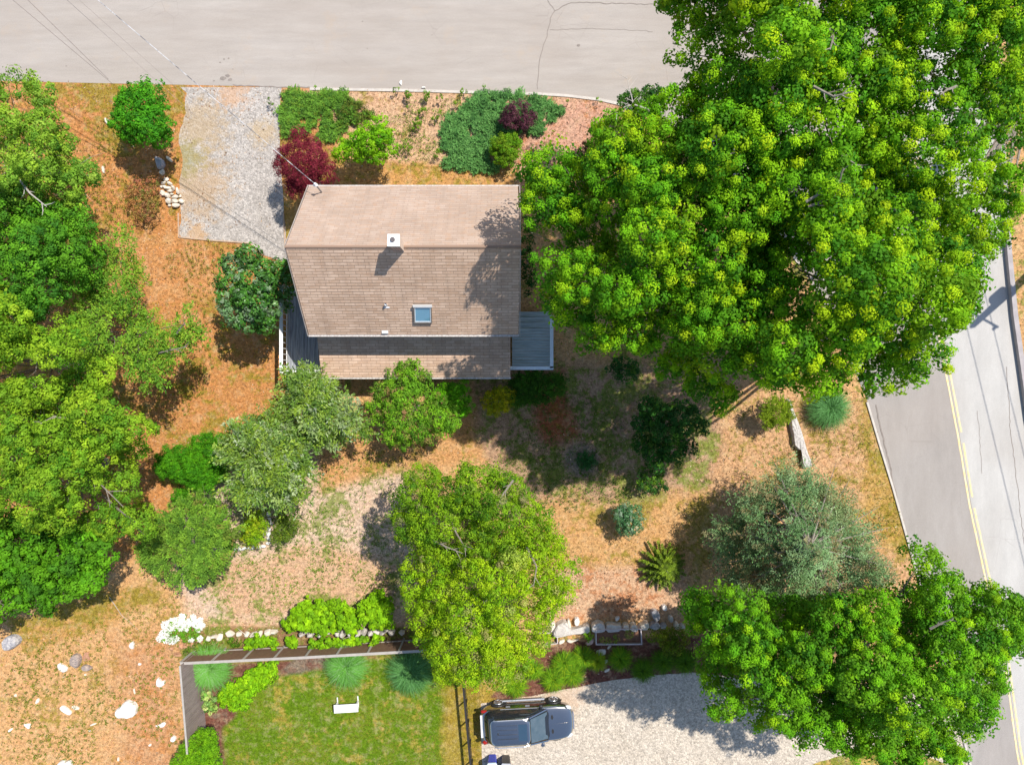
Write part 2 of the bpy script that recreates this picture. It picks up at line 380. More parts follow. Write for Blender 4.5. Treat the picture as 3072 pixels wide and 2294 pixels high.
zones = [  # polygon, main colour, patch colour, patch share, edge softness px, edge wobble px
 ([(-900,200),(1000,200),(1000,1000),(700,1700),(-900,1700)], ORANGE, OLIVE, .38, 60, 60),
 ([(330,700),(720,740),(640,900),(450,900),(400,800)], (.48,.25,.10), ORANGE, .5, 60, 40),
 ([(120,240),(560,240),(560,350),(400,520),(260,420),(160,300)], (.44,.20,.07), OLIVE, .55, 40, 50),
 ([(-900,1800),(560,1700),(560,2600),(-900,2600)], TAN, OLIVE, .32, 70, 60),
 ([(330,1930),(560,1900),(580,2600),(300,2600),(360,2150)], (.46,.25,.12), ORANGE, .4, 160, 90),
 ([(0,1850),(300,1780),(430,1740),(520,1790),(300,1880),(100,1950)], (.44,.25,.08), OLIVE, .55, 40, 50),
 ([(560,1480),(900,1300),(1200,1330),(1230,1880),(560,1850),(520,1700)], SAND, GRN, .42, 70, 60),
 ([(620,1700),(900,1620),(1180,1700),(1150,1800),(700,1850)], PINK, GRN, .32, 60, 50),
 ([(900,1330),(1150,1280),(1500,1180),(1480,1400),(1200,1400),(950,1500)], (.50,.27,.11), OLIVE, .35, 50, 50),
 ([(1430,1100),(2200,1050),(2200,1530),(1500,1560),(1430,1300)], (.38,.24,.15), GRN, .50, 60, 50),
 ([(1560,1150),(1700,1100),(1720,1300),(1640,1330)], (.33,.11,.045), OLIVE, .2, 40, 30),
 ([(1600,1500),(2200,1480),(2200,1700),(1650,1790)], (.50,.29,.12), OLIVE, .42, 60, 60),
 ([(1640,1700),(2050,1700),(2080,1860),(1640,1860)], PINK, TAN2, .4, 40, 30),
 ([(2150,1180),(2620,1180),(2760,1800),(2150,1800)], (.50,.30,.155), OLIVE, .34, 50, 60),
 ([(2560,1200),(2620,1200),(2760,1660),(2640,1660),(2560,1450)], (.42,.26,.075), OLIVE, .5, 50, 60),
 ([(2980,-400),(3600,-400),(3800,3600),(3200,1500)], (.46,.22,.06), OLIVE, .45, 20, 20),
 ([(900,262),(1870,262),(1800,420),(1560,560),(1130,560),(1050,380),(900,320)], PINK, OLIVE, .24, 40, 30),
 ([(1500,300),(1870,300),(1760,440),(1560,560),(1500,540)], (.50,.29,.20), TAN2, .35, 40, 20),
 ([(990,480),(1560,500),(1560,600),(990,600)], (.48,.26,.09), OLIVE, .42, 30, 30),
 ([(780,262),(920,262),(920,300),(780,300)], (.50,.26,.13), OLIVE, .3, 20, 10),
 ([(840,540),(900,540),(880,800),(840,760)], (.45,.25,.07), OLIVE, .3, 15, 10),
 ([(540,1880),(1300,1880),(1300,1975),(540,1985)], (.24,.14,.07), GRN, .5, 20, 10),
 ([(590,1990),(1440,1960),(1440,2600),(590,2600)], LAWN, LAWNY, .31, 14, 10),
 ([(1330,2050),(1440,2050),(1450,2400),(1340,2400)], (.30,.22,.03), LAWNY, .5, 40, 20),
 ([(1360,2060),(1700,2000),(1700,2110),(1440,2110),(1440,2400),(1400,2400)], (.33,.23,.04), OLIVE, .5, 14, 10),
 ([(600,1990),(900,1985),(720,2060),(700,2150),(665,2180),(680,2400),(560,2400),(590,2160)], MULCH, DIRT, .25, 12, 12),
 ([(900,1970),(1010,1970),(1010,2000),(840,2020)], DIRT, MULCH, .4, 12, 12),
 ([(1620,1950),(1700,1925),(2150,1900),(2250,2030),(2000,2040),(1700,2080),(1520,2110),(1470,2090),(1560,2000)], MULCH, (.10,.045,.035), .3, 7, 6),
 ([(2380,2290),(2640,2240),(2920,2240),(3000,2600),(2300,2600)], (.42,.30,.08), GRN, .5, 14, 10),
]
for poly, a, b, dn, soft, wob in zones:
    e = edge_dist(px, py, poly); s = np.where(in_poly(px, py, poly), e, -e) + nzw*2*wob
    k = np.clip(s/soft+.5, 0, 1); k = k*k*(3-2*k)
    A = A*(1-k[..., None])+np.array(a)*k[..., None]; B = B*(1-k[..., None])+np.array(b)*k[..., None]; DN = DN*(1-k)+dn*k
ring = np.hypot(px-1745, py-1380); k = np.clip((62-ring)/18, 0, 1)[..., None]; A = A*(1-k)+np.array((.26,.21,.16))*k; DN = DN*(1-k[..., 0])
ring = np.hypot(px-2040, py-1340); 
me = bpy.data.meshes.new('ground'); ny, nx = px.shape
vs = np.stack([gx, gy, np.zeros_like(gx)], -1).reshape(-1, 3)
ii = np.arange((ny-1)*(nx-1)); r_, c_ = ii//(nx-1), ii%(nx-1); q0 = r_*nx+c_
me.vertices.add(len(vs)); me.vertices.foreach_set('co', vs.astype(np.float32).ravel())
fi = np.stack([q0, q0+1, q0+nx+1, q0+nx], 1).astype(np.int32)
me.loops.add(fi.size); me.loops.foreach_set('vertex_index', fi.ravel()); me.polygons.add(len(fi))
me.polygons.foreach_set('loop_start', np.arange(0, fi.size, 4, dtype=np.int32)); me.polygons.foreach_set('loop_total', np.full(len(fi), 4, dtype=np.int32))
for nm, arr in (('soil', A), ('patch', B)):
    at = me.attributes.new(nm, 'FLOAT_COLOR', 'POINT'); c = np.ones((len(vs), 4), np.float32); c[:, :3] = arr.reshape(-1, 3); at.data.foreach_set('color', c.ravel())
at = me.attributes.new('share', 'FLOAT', 'POINT'); at.data.foreach_set('value', DN.astype(np.float32).ravel())
me.update(calc_edges=True)
m, N, L, P = new_mat('meadow'); P.inputs['Roughness'].default_value = .95; P.inputs['Specular IOR Level'].default_value = .15
def nd(t, **k):
    n = N.new(t)
    for a, b in k.items(): n.inputs[a.replace('_', ' ')].default_value = b
    return n
def mth(op, a, b=None, c=None, clamp=False):
    n = N.new('ShaderNodeMath'); n.operation = op; n.use_clamp = clamp
    for i, x in enumerate((a, b, c)):
        if x is None: continue
        if isinstance(x, (int, float)): n.inputs[i].default_value = x
        else: L.new(x, n.inputs[i])
    return n.outputs[0]
def attr(n, out='Color'):
    a = N.new('ShaderNodeAttribute'); a.attribute_name = n; return a.outputs[out]
def rng_(v, a, b, c=0., d=1.):
    n = N.new('ShaderNodeMapRange'); L.new(v, n.inputs['Value'])
    for k, x in zip(('From Min','From Max','To Min','To Max'), (a, b, c, d)): n.inputs[k].default_value = x
    return n.outputs[0]
def mixc(f, a, b, mode='MIX'):
    n = N.new('ShaderNodeMix'); n.data_type = 'RGBA'; n.blend_type = mode
    for k, x in (('Factor', f), ('A', a), ('B', b)):
        if isinstance(x, (int, float)): n.inputs[k].default_value = x
        elif isinstance(x, tuple): n.inputs[k].default_value = (*x, 1)
        else: L.new(x, n.inputs[k])
    return n.outputs['Result']
tc = N.new('ShaderNodeTexCoord').outputs['Object']
def noise(s, d=5, r=.6):
    n = nd('ShaderNodeTexNoise', Scale=s, Detail=d, Roughness=r); L.new(tc, n.inputs['Vector']); return n.outputs['Fac']
pn = mth('ADD', mth('MULTIPLY', noise(.55, 3), .5), mth('MULTIPLY', noise(2.6, 6, .7), .5))
thr = rng_(attr('share', 'Fac'), 0, 1, .64, .36)
pf = mth('MULTIPLY', mth('SUBTRACT', pn, thr), 16); pf = mth('ADD', pf, .5, clamp=True)
base = mixc(mth('MULTIPLY', pf, .8), attr('soil'), attr('patch'))
vor = nd('ShaderNodeTexVoronoi', Scale=9.0); L.new(tc, vor.inputs['Vector'])
sp = rng_(noise(6.5, 5, .8), .36, .66, .5, 1.42)
base = mixc(1.0, base, sp, 'MULTIPLY')
sp2 = rng_(noise(30, 2, .8), .3, .7, .68, 1.32); base = mixc(1.0, base, sp2, 'MULTIPLY')
lg = rng_(noise(1.1, 3), .35, .65, 0, 1); base = mixc(mth('MULTIPLY', lg, .28), base, mixc(1.0, base, (1.25, .95, .85), 'MULTIPLY'))
straw = rng_(noise(1.9, 6, .8), .50, .64, 0, .55); base = mixc(straw, base, mixc(.55, base, (.66,.50,.30)))
rust = rng_(noise(2.7, 5, .8), .54, .66, 0, .5); base = mixc(rust, base, mixc(1.0, base, (.78,.60,.48), 'MULTIPLY'))
spots = mth('MULTIPLY', rng_(vor.outputs['Distance'], .13, .06, 0, 1), rng_(noise(3.5, 3), .5, .6, 0, 1))
base = mixc(mth('MULTIPLY', spots, .55), base, (.66,.52,.38))
L.new(base, P.inputs['Base Color'])
bp = nd('ShaderNodeBump', Strength=.9, Distance=.05); L.new(noise(14, 5, .8), bp.inputs['Height']); L.new(bp.outputs[0], P.inputs['Normal'])
me.materials.append(m); g = bpy.data.objects.new('ground', me); link(g); tag(g, 'dry orange and tan meadow ground with green patches', kind='structure')

# ------------------------------------------------------------------ roads
def asphalt(name, c1, c2, stain=None, streak=(1,1,1), sc=.35):
    global N, L, P, tc
    m, N, L, P = new_mat(name); P.inputs['Roughness'].default_value = .9; P.inputs['Specular IOR Level'].default_value = .25
    tc = N.new('ShaderNodeTexCoord').outputs['Object']; raw = tc
    mp = nd('ShaderNodeMapping'); mp.inputs['Scale'].default_value = streak; L.new(raw, mp.inputs['Vector']); tc = mp.outputs[0]
    big = rng_(noise(sc, 5, .65), .3, .7); med = rng_(noise(1.2, 6, .7), .3, .7, .92, 1.07)
    tc = raw; fine = rng_(noise(22, 3, .8), .3, .7, .9, 1.1)
    c = mixc(big, c1, c2); c = mixc(1.0, c, med, 'MULTIPLY'); c = mixc(1.0, c, fine, 'MULTIPLY')
    if stain: c = mixc(rng_(noise(.45, 6, .75), .56, .72, 0, .6), c, stain)
    vo = nd('ShaderNodeTexVoronoi', Scale=3.0); L.new(raw, vo.inputs['Vector'])
    c = mixc(mth('MULTIPLY', rng_(vo.outputs['Distance'], .05, .03), .35), c, (.12,.1,.09))
    c = mixc(rng_(noise(.16, 2, .5), .5, .62, 0, .22), c, (.30,.25,.21)); v3 = nd('ShaderNodeTexVoronoi', Scale=.9); v3.feature = 'DISTANCE_TO_EDGE'; L.new(raw, v3.inputs['Vector'])
    c = mixc(mth('MULTIPLY', rng_(v3.outputs['Distance'], .012, .004), rng_(noise(.3, 3), .52, .6, 0, .28)), c, (.2,.17,.15))
    L.new(c, P.inputs['Base Color'])
    b = nd('ShaderNodeBump', Strength=.35, Distance=.01); L.new(noise(40, 2), b.inputs['Height']); L.new(b.outputs[0], P.inputs['Normal'])
    return m
def sheet(name, poly_px, z, m, label=None, kind='structure', parent=None):
    mb = MB(); pts = [Wp(x, y, 0) for x, y in poly_px]; pts = [(a, b, z) for a, b, _ in pts]
    if sum(pts[i][0]*pts[(i+1)%len(pts)][1]-pts[(i+1)%len(pts)][0]*pts[i][1] for i in range(len(pts))) < 0: pts = pts[::-1]
    mb.add(pts, [tuple(range(len(pts)))]); o = obj(name, mb, m, parent); return tag(o, label, kind=kind if parent is None else None)
STREET = asphalt('street_asphalt', (.33,.287,.25), (.375,.335,.30), (.39,.31,.24), (.35,2.2,1))
street_edge = [(-4000,236),(0,243),(200,248),(400,252),(590,256),(760,260),(930,264),(1200,268),(1500,276),(1620,279),(1700,284),(1800,296),(1870,312),(1960,345),(2080,410),(2230,540),(2400,790),(2520,1010)]
left_edge = [(2603,1205),(2640,1330),(2680,1460),(2722,1610),(2775,1800),(2840,2020),(2915,2300),(3100,3000),(3500,4500)]
yl = [(2400,-4000),(2640,-700),(2700,0),(2740,400),(2785,765),(2825,1029),(2851,1158),(2878,1297),(2916,1524),(2938,1622),(2975,1793),(3021,1992),(3056,2251),(3160,2800),(3560,4500)]
right_edge = [(2700,-4000),(2930,-700),(2962,0),(2990,400),(3013,765),(3031,950),(3054,1112),(3074,1255),(3120,1500),(3180,1800),(3260,2200),(3380,2800),(3800,4500)]
sheet('side_street', street_edge+[(2740,1010),(2740,-180),(-4000,-190)], .004, STREET, 'wide pale beige asphalt side street along the top')
LANE_D = asphalt('worn_lane', (.285,.255,.23), (.335,.305,.28), None, (1.5,.4,1))
LANE_L = asphalt('pale_lane', (.40,.38,.355), (.46,.44,.41), None, (1.5,.4,1))
li = [(2100,-4000),(2420,-700),(2450,-180),(2480,300),(2520,1010)]
sheet('road', li+left_edge+yl[::-1], .010, LANE_D, 'darker grey left lane of the main road')
sheet('road_lane', yl+right_edge[::-1], .008, LANE_L, 'pale grey right lane of the main road')
def offset_line(pts, d):
    out = []
    for i, p in enumerate(pts):
        a = pts[max(i-1,0)]; b = pts[min(i+1,len(pts)-1)]; dx, dy = b[0]-a[0], b[1]-a[1]; l = math.hypot(dx, dy)+1e-9
        out.append((p[0]-dy/l*d, p[1]+dx/l*d))
    return out
def densify(pts, st=40):
    out = []
    for a, b in zip(pts[:-1], pts[1:]):
        n = max(1, int(math.hypot(b[0]-a[0], b[1]-a[1])/st))
        out += [(a[0]+(b[0]-a[0])*i/n, a[1]+(b[1]-a[1])*i/n) for i in range(n)]
    return out+[pts[-1]]
PAINT = mat('yellow_paint', (.72,.55,.25), (.62,.52,.36), 3, .8, contrast=2)
mb = MB(); ylv = densify([p for p in yl if -800 < p[1] < 3000], 30)
for off, wear in ((-6, .3), (6, .0)):
    l1 = offset_line(ylv, off-2.8); l2 = offset_line(ylv, off+2.8)
    for i in range(len(ylv)-1):
        j1, j2 = R.uniform(-.8,.8), R.uniform(-.8,.8)
        if wear and ylv[i][1] > 1150 and R.random() < .05: continue
        P4 = [Wp(l1[i][0]+j1, l1[i][1]), Wp(l2[i][0]+j2, l2[i][1]), Wp(*l2[i+1]), Wp(*l1[i+1])]
        mb.add([(a, b, .016) for a, b, _ in P4], [(0,1,2,3)])
tag(obj('road_marking', mb, PAINT), 'faded double yellow centre line on the main road', kind='structure')
KERB = mat('kerb_stone', (.56,.51,.45), (.42,.38,.34), 3, .9, bump=.2)
GRAN = mat('grey_kerb', (.40,.36,.35), (.30,.27,.27), 3, .9, bump=.2)
def kerb(name, pts, w, h, m, label, cat='kerb'):
    pts = densify(pts, 35); a = offset_line(pts, 0); b = offset_line(pts, w); mb = MB(); n = len(pts)
    vs = [Wp(x, y)[:2]+(-.02,) for x, y in a]+[Wp(x, y)[:2]+(h,) for x, y in a]+[Wp(x, y)[:2]+(h,) for x, y in b]+[Wp(x, y)[:2]+(-.02,) for x, y in b]
    fs = []
    for i in range(n-1):
        for k in range(3): fs.append((k*n+i, k*n+i+1, (k+1)*n+i+1, (k+1)*n+i))
    fs += [(0, n, 2*n, 3*n), (n-1, 2*n-1, 3*n-1, 4*n-1)]
    mb.add(vs, fs); o = obj(name, mb, m)
    return tag(o, label, kind='structure')
kerb('kerb', street_edge[6:-1], 8, .05, KERB, 'low pale stone kerb between side street and garden')
kerb('kerb', [p for p in left_edge[:8]], 6, .07, KERB, 'thin pale kerb along the left lane')
kerb('kerb', right_edge[2:-1], -14, .24, GRAN, 'tall grey kerb on the far side of the main road')
DARKLINE = mat('crack_fill', (.19,.16,.14), (.28,.24,.21), 5, .95)
def crack(pts, w, z, label=None):
    rr = random.Random(int(pts[0][0])); P_ = densify(pts, 12); P_ = [(x+rr.uniform(-2,2), y+rr.uniform(-2,2)) for x, y in P_]
    a = offset_line(P_, -w/2); b = offset_line(P_, w/2); mb = MB(); n = len(P_)
    mb.add([Wp(x, y)[:2]+(z,) for x, y in a+b], [(i, i+1, n+i+1, n+i) for i in range(n-1)])
    tag(obj('crack', mb, DARKLINE), label, kind='structure')
crack([(1611,268),(1616,200),(1628,150),(1640,110),(1652,55),(1665,34),(1700,13),(1725,8),(1800,10),(1960,14)], 2.2, .013, 'long curved crack in the side street')
crack([(1663,34),(1650,12),(1640,-6)], 1.8, .014, 'short branch crack in the side street')
crack([(2627,1215),(2640,1280),(2655,1340),(2672,1410),(2690,1500)], 4, .022, 'weedy seam in the left lane gutter')
crack([(3020,1100),(3030,1290),(3045,1400),(3060,1530),(3075,1640)], 1.8, .014, 'thin crack in the pale lane')
crack([(2930,1230),(2938,1300),(2945,1420)], 1.2, .014, 'hairline crack in the pale lane')
crack([(1650,90),(1800,86),(1960,95)], 1.0, .013, 'hairline crack across the side street')
crack([(700,256),(820,262),(930,262)], 3, .014, 'dark joint at the driveway mouth')
# dark spill and specks on the side street
mb = MB()
for x, y, r in [(670,236,9),(683,228,7),(690,240,6),(661,188,3),(672,178,3),(686,176,3),(1088,65,2),(1102,146,2),(1296,106,2),(1735,137,5),(199,199,2),(642,243,3),(699,208,2)]:
    mb.prism([(Wp(*p)[0], Wp(*p)[1]) for p in blob(x, y, r, r*.7, 9, .3, 3)][::-1], .012, .015)
tag(obj('oil_stain', mb, DARKLINE), 'dark specks and spill on the side street', kind='structure')

# gravel drives
def gravel(name, c1, c2, weeds=None):
    global N, L, P, tc
    m, N, L, P = new_mat(name); P.inputs['Roughness'].default_value = .95; P.inputs['Specular IOR Level'].default_value = .2
    tc = N.new('ShaderNodeTexCoord').outputs['Object']
    v = nd('ShaderNodeTexVoronoi', Scale=11.0); L.new(tc, v.inputs['Vector'])
    v2 = nd('ShaderNodeTexVoronoi', Scale=23.0); L.new(tc, v2.inputs['Vector'])
    sep = N.new('ShaderNodeSeparateColor'); L.new(v.outputs['Color'], sep.inputs[0])
    c = mixc(rng_(noise(.8, 4), .35, .65), c1, c2)
    c = mixc(1.0, c, rng_(sep.outputs[0], 0, 1, .74, 1.2), 'MULTIPLY')
    c = mixc(1.0, c, rng_(v2.outputs['Distance'], .1, .7, 1.12, .7), 'MULTIPLY')
    for (x, y, r, col, k) in weeds or []:
        wx, wy, _ = Wp(x, y); vm = N.new('ShaderNodeVectorMath'); vm.operation = 'DISTANCE'; L.new(tc, vm.inputs[0]); vm.inputs[1].default_value = (wx, wy, 0)
        f = mth('MULTIPLY', rng_(vm.outputs['Value'], 0, r/57, 1, 0), 1.0)
        f = mth('ADD', f, mth('MULTIPLY', mth('SUBTRACT', noise(2.4, 6, .75), .5), 2.2)); c = mixc(rng_(f, .35, .75, 0, k), c, col)
    L.new(c, P.inputs['Base Color'])
    b = nd('ShaderNodeBump', Strength=.8, Distance=.03); L.new(v.outputs['Distance'], b.inputs['Height']); b.invert = True; L.new(b.outputs[0], P.inputs['Normal'])
    return m
GR1 = gravel('grey_gravel', (.43,.385,.345), (.49,.445,.405), [(590,560,190,(.40,.24,.10),.5),(600,380,170,(.38,.25,.11),.5),(560,480,110,(.20,.20,.04),.45),(700,280,90,(.48,.27,.14),.6),(790,400,80,(.42,.30,.16),.6),(590,700,60,(.46,.27,.12),.6)])
GR2 = gravel('cream_gravel', (.55,.47,.375), (.60,.52,.425), [(1540,2120,150,(.52,.34,.22),.6),(1700,2085,100,(.50,.33,.22),.5)])
dr = densify([(540,262),(560,280),(556,340),(535,430),(550,480),(537,560),(545,620),(536,700),(548,716),(640,720),(752,728),(790,765),(868,790),(861,740),(852,640),(848,560),(842,480),(838,380),(840,300),(845,262)], 14)
dr = [(x+R.uniform(-4,4) if y < 700 and x < 700 else x+R.uniform(-1,1), y) for x, y in dr]
sheet('driveway', dr, .006, GR1, 'pale grey gravel driveway beside the house, weeds at its left')
dr2 = densify([(1444,2108),(1520,2098),(1640,2078),(1760,2054),(1860,2036),(1980,2022),(2080,2016),(2300,2040),(2600,2100),(2850,2060),(2925,2330),(2700,2230),(2570,2250),(2440,2290),(2300,2420),(1448,2420),(1446,2250)], 22)
sheet('gravel_drive', [(x+R.uniform(-1.5,1.5), y+R.uniform(-1.5,1.5)) for x, y in dr2], .006, GR2, 'cream gravel drive where the car is parked')
EDG = mat('edging_timber', (.38,.24,.15), (.5,.38,.28), 8)
mb = MB(); ed = [Wp(x, y) for x, y in [(536,640),(537,712),(640,722),(752,730),(792,766)]]
for a, b in zip(ed[:-1], ed[1:]): mb.bar((a[0],a[1],-.02), (b[0],b[1],-.02), .06, .08)
tag(obj('driveway_edging', mb, EDG), 'thin timber edging at the lower corner of the grey gravel', kind='structure')
mb = MB(); ed = [Wp(x, y) for x, y in [(851,640),(856,740),(870,782)]]
for a, b in zip(ed[:-1], ed[1:]): mb.bar((a[0],a[1],-.02), (b[0],b[1],-.02), .06, .08)
tag(obj('driveway_edging', mb, EDG), 'timber edging between the gravel and the house wall', kind='structure')

# ------------------------------------------------------------------ house
ZR, ZE = 8.0, 4.8
rx0, rx1 = -9.28, .30
yR, yN, yS = -5.0, 0, 0
YRG = -(740-1147)*(H-ZR)/F; YN = -(559-1147)*(H-ZE)/F; YS = -(1003-1147)*(H-ZE)/F
SIDING = mat('siding', (.30,.24,.19), (.24,.19,.15), 4, .8, stretch=(1,1,6))
BRG = mat('weathered_trim', (.42,.37,.33), (.32,.27,.24), 4, .7); TRIM = mat('white_trim', (.78,.74,.70), (.66,.62,.58), 4, .6)
def shingle_mat(name, c1, c2, mortar):
    global N, L, P, tc
    m, N, L, P = new_mat(name); P.inputs['Roughness'].default_value = .95; P.inputs['Specular IOR Level'].default_value = .2
    tc = N.new('ShaderNodeUVMap').outputs[0]
    br = N.new('ShaderNodeTexBrick'); L.new(tc, br.inputs['Vector']); br.offset = .37; br.offset_frequency = 2; br.squash = 1
    br.inputs['Scale'].default_value = 1; br.inputs['Brick Width'].default_value = .46; br.inputs['Row Height'].default_value = .15
    br.inputs['Mortar Size'].default_value = .012; br.inputs['Mortar Smooth'].default_value = .4; br.inputs['Bias'].default_value = 0
    br.inputs['Color1'].default_value = (*c1, 1); br.inputs['Color2'].default_value = (*c2, 1); br.inputs['Mortar'].default_value = (*mortar, 1)
    c = mixc(1.0, br.outputs['Color'], rng_(noise(.55, 5, .7), .3, .7, .86, 1.12), 'MULTIPLY')
    mp = nd('ShaderNodeMapping'); mp.inputs['Scale'].default_value = (3.2, 7, 1); L.new(tc, mp.inputs['Vector']); t0 = tc; tc = mp.outputs[0]
    c = mixc(rng_(noise(1.0, 2), .5, .72, 0, .5), c, (.42,.25,.15)); tc = t0
    c = mixc(1.0, c, rng_(noise(28, 2, .8), .3, .7, .88, 1.12), 'MULTIPLY')
    mp = nd('ShaderNodeMapping'); mp.inputs['Scale'].default_value = (1.6, .22, 1); L.new(tc, mp.inputs['Vector']); tc = mp.outputs[0]
    c = mixc(rng_(noise(1.4, 4, .7), .52, .75, 0, .35), c, (.24,.18,.14))
    L.new(c, P.inputs['Base Color']); return m
SH_S = shingle_mat('sun_lifted_shingles', (.61,.44,.325), (.49,.335,.235), (.30,.20,.145))  # south shingle colour lightened to make up for the slanting sun there
SH_N = shingle_mat('sun_lowered_shingles', (.415,.32,.258), (.365,.272,.21), (.30,.215,.175))  # north shingle colour darkened to even out the fuller sun on that slope
def roof_plane(name, a, b, c, d, m, parent, course=.15, thick=.12):
    """a,b top left/right; c,d bottom right/left. built course by course, each butt a little proud of the next"""
    a, b, c, d = map(Vector, (a, b, c, d)); Ls = (d-a).length; n = max(1, round(Ls/course)); mb = MB(); nrm = (d-a).cross(b-a).normalized()
    if nrm.z < 0: nrm = -nrm
    uv = []
    for i in range(n):
        t0, t1 = i/n, (i+1)/n
        tl, tr = a.lerp(d, t0), b.lerp(c, t0); bl, br = a.lerp(d, t1)+nrm*.014, b.lerp(c, t1)+nrm*.014
        mb.add([bl, br, tr, tl], [(0,1,2,3)]); uv += [(bl.x, t1*Ls), (br.x, t1*Ls), (tr.x, t0*Ls), (tl.x, t0*Ls)]
        if i < n-1:
            e, f = a.lerp(d, t1), b.lerp(c, t1); mb.add([bl, br, f, e], [(3,2,1,0)]); uv += [(bl.x, t1*Ls+.0), (br.x, t1*Ls), (br.x, t1*Ls+.01), (bl.x, t1*Ls+.01)]
    k = nrm*(-thick); lo = [a+k, b+k, c+k, d+k]; hi = [a, b, c+nrm*.014, d+nrm*.014]
    mb.add(hi+lo, [(7,6,5,4),(0,1,5,4),(1,2,6,5),(2,3,7,6),(3,0,4,7)]); uv += [(0,0)]*20
    fixed = []
    for f in mb.f[:]: fixed.append(f)
    o = obj(name, mb, m, parent); ul = o.data.uv_layers.new(name='UVMap'); j = 0
    for p in o.data.polygons:
        for li_ in p.loop_indices:
            v = o.data.vertices[o.data.loops[li_].vertex_index].co; w = v + Vector(parent.location)
            dist = (w-a).dot((d-a).normalized()); ul.data[li_].uv = (w.x, dist + (0 if p.index < 2*n-1 else 0))
    return o
house = thing('house', 'small cape style house with weathered brown shingle roof and white trim', 'house', ((rx0+rx1)/2, (YN+YS)/2, 0))
wx0, wx1, wy0, wy1 = rx0+.3, rx1-.3, YS+.3, YN-.25
mb = MB()
gz = lambda y: ZR-(abs(y-YRG))*(ZR-ZE)/(YN-YRG)-.16
pr = [(wy0, 0), (wy1, 0), (wy1, gz(wy1)), (YRG, ZR-.2), (wy0, gz(wy0))]
vs = [(wx0, y, z) for y, z in pr]+[(wx1, y, z) for y, z in pr]; n = 5
mb.add(vs, [tuple(range(n)), tuple(range(n, 2*n))[::-1]]+[(i+n, (i+1)%n+n, (i+1)%n, i) for i in range(n)])
obj('wall', mb, SIDING, house)
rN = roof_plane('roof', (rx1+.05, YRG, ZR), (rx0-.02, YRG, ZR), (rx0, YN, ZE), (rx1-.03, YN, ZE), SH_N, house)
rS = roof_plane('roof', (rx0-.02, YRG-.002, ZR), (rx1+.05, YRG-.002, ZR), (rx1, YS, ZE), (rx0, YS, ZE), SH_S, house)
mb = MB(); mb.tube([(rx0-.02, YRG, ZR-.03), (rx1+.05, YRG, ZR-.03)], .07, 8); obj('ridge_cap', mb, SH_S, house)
GUT = mat('gutter', (.62,.58,.54), (.36,.31,.28), 9, .5, contrast=1.6)
for y0, z0, xa, xb, nm in ((YS-.10, ZE-.12, rx0-.02, rx1+.02, 'gutter'), ):
    mb = MB(); mb.box((xa, y0, z0), (xb, y0+.085, z0+.10)); obj(nm, mb, GUT, house)
mb = MB(); mb.box((rx0-.02, YN+.012, ZE-.14), (rx1, YN+.065, ZE-.02)); obj('gutter', mb, GUT, house)
for x in (rx0-.06, rx1+.055):
    for y in (YN, YS): mb = MB(); mb.bar((x, YRG+(.01 if y > YRG else -.01), ZR-.15), (x, y, ZE-.13), .03, .12); obj('barge_board', mb, BRG, house)
# lower lean-to roof
LZ1, LZ0 = 3.25, 2.35
ly1 = YS+.25; ly0 = -(1131-1147)*(H-LZ0)/F
lx0 = (965-1536)*(H-LZ0)/F; lx1 = (1531-1536)*(H-LZ0)/F
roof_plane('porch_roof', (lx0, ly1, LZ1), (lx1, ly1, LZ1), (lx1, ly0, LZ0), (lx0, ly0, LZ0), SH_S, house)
mb = MB(); mb.box((lx0-.02, ly0-.09, LZ0-.13), (lx1+.03, ly0-.012, LZ0-.03)); obj('gutter', mb, GUT, house)
mb = MB(); sx0, sx1, sy0 = lx0+.25, lx1-.25, ly0+.3
slo = (LZ1-LZ0)/(ly1-ly0)
vs = []
for x in (sx0, sx1): vs += [(x, sy0, 0), (x, wy0-.003, 0), (x, wy0-.003, LZ0+slo*(wy0-ly0)-.16), (x, sy0, LZ0+slo*(sy0-ly0)-.16)]
mb.add(vs, [(3,2,1,0),(4,5,6,7),(0,1,5,4),(1,2,6,5),(2,3,7,6),(3,0,4,7)]); obj('wall', mb, SIDING, house)
GLASS = mat('dark_glass', (.03,.04,.05), (.05,.06,.07), 2, .08, spec=.8)
for i in range(4):
    x = sx0+.8+i*2.0; mb = MB(); mb.box((x, sy0-.05, .8), (x+1.1, sy0-.004, 2.0)); w = obj('window', mb, TRIM, house)
    w_l = MB(); w_l.box((x+.07, sy0-.062, .87), (x+1.03, sy0-.052, 1.93)); p = obj('pane', w_l, GLASS, house); p.parent = w
for yy in (YRG+1.1, YRG-1.3):
    for xx, sgn in ((wx0, -1), (wx1, 1)):
        for zz in (1.0, 4.0 if True else 0):
            mb = MB(); x1, x2 = sorted((xx+sgn*.004, xx+sgn*.05)); mb.box((x1, yy-.45, zz), (x2, yy+.45, zz+1.3)); w = obj('window', mb, TRIM, house)
            x1, x2 = sorted((xx+sgn*.052, xx+sgn*.06)); mb = MB(); mb.box((x1, yy-.38, zz+.07), (x2, yy+.38, zz+1.23)); p = obj('pane', mb, GLASS, house); p.parent = w
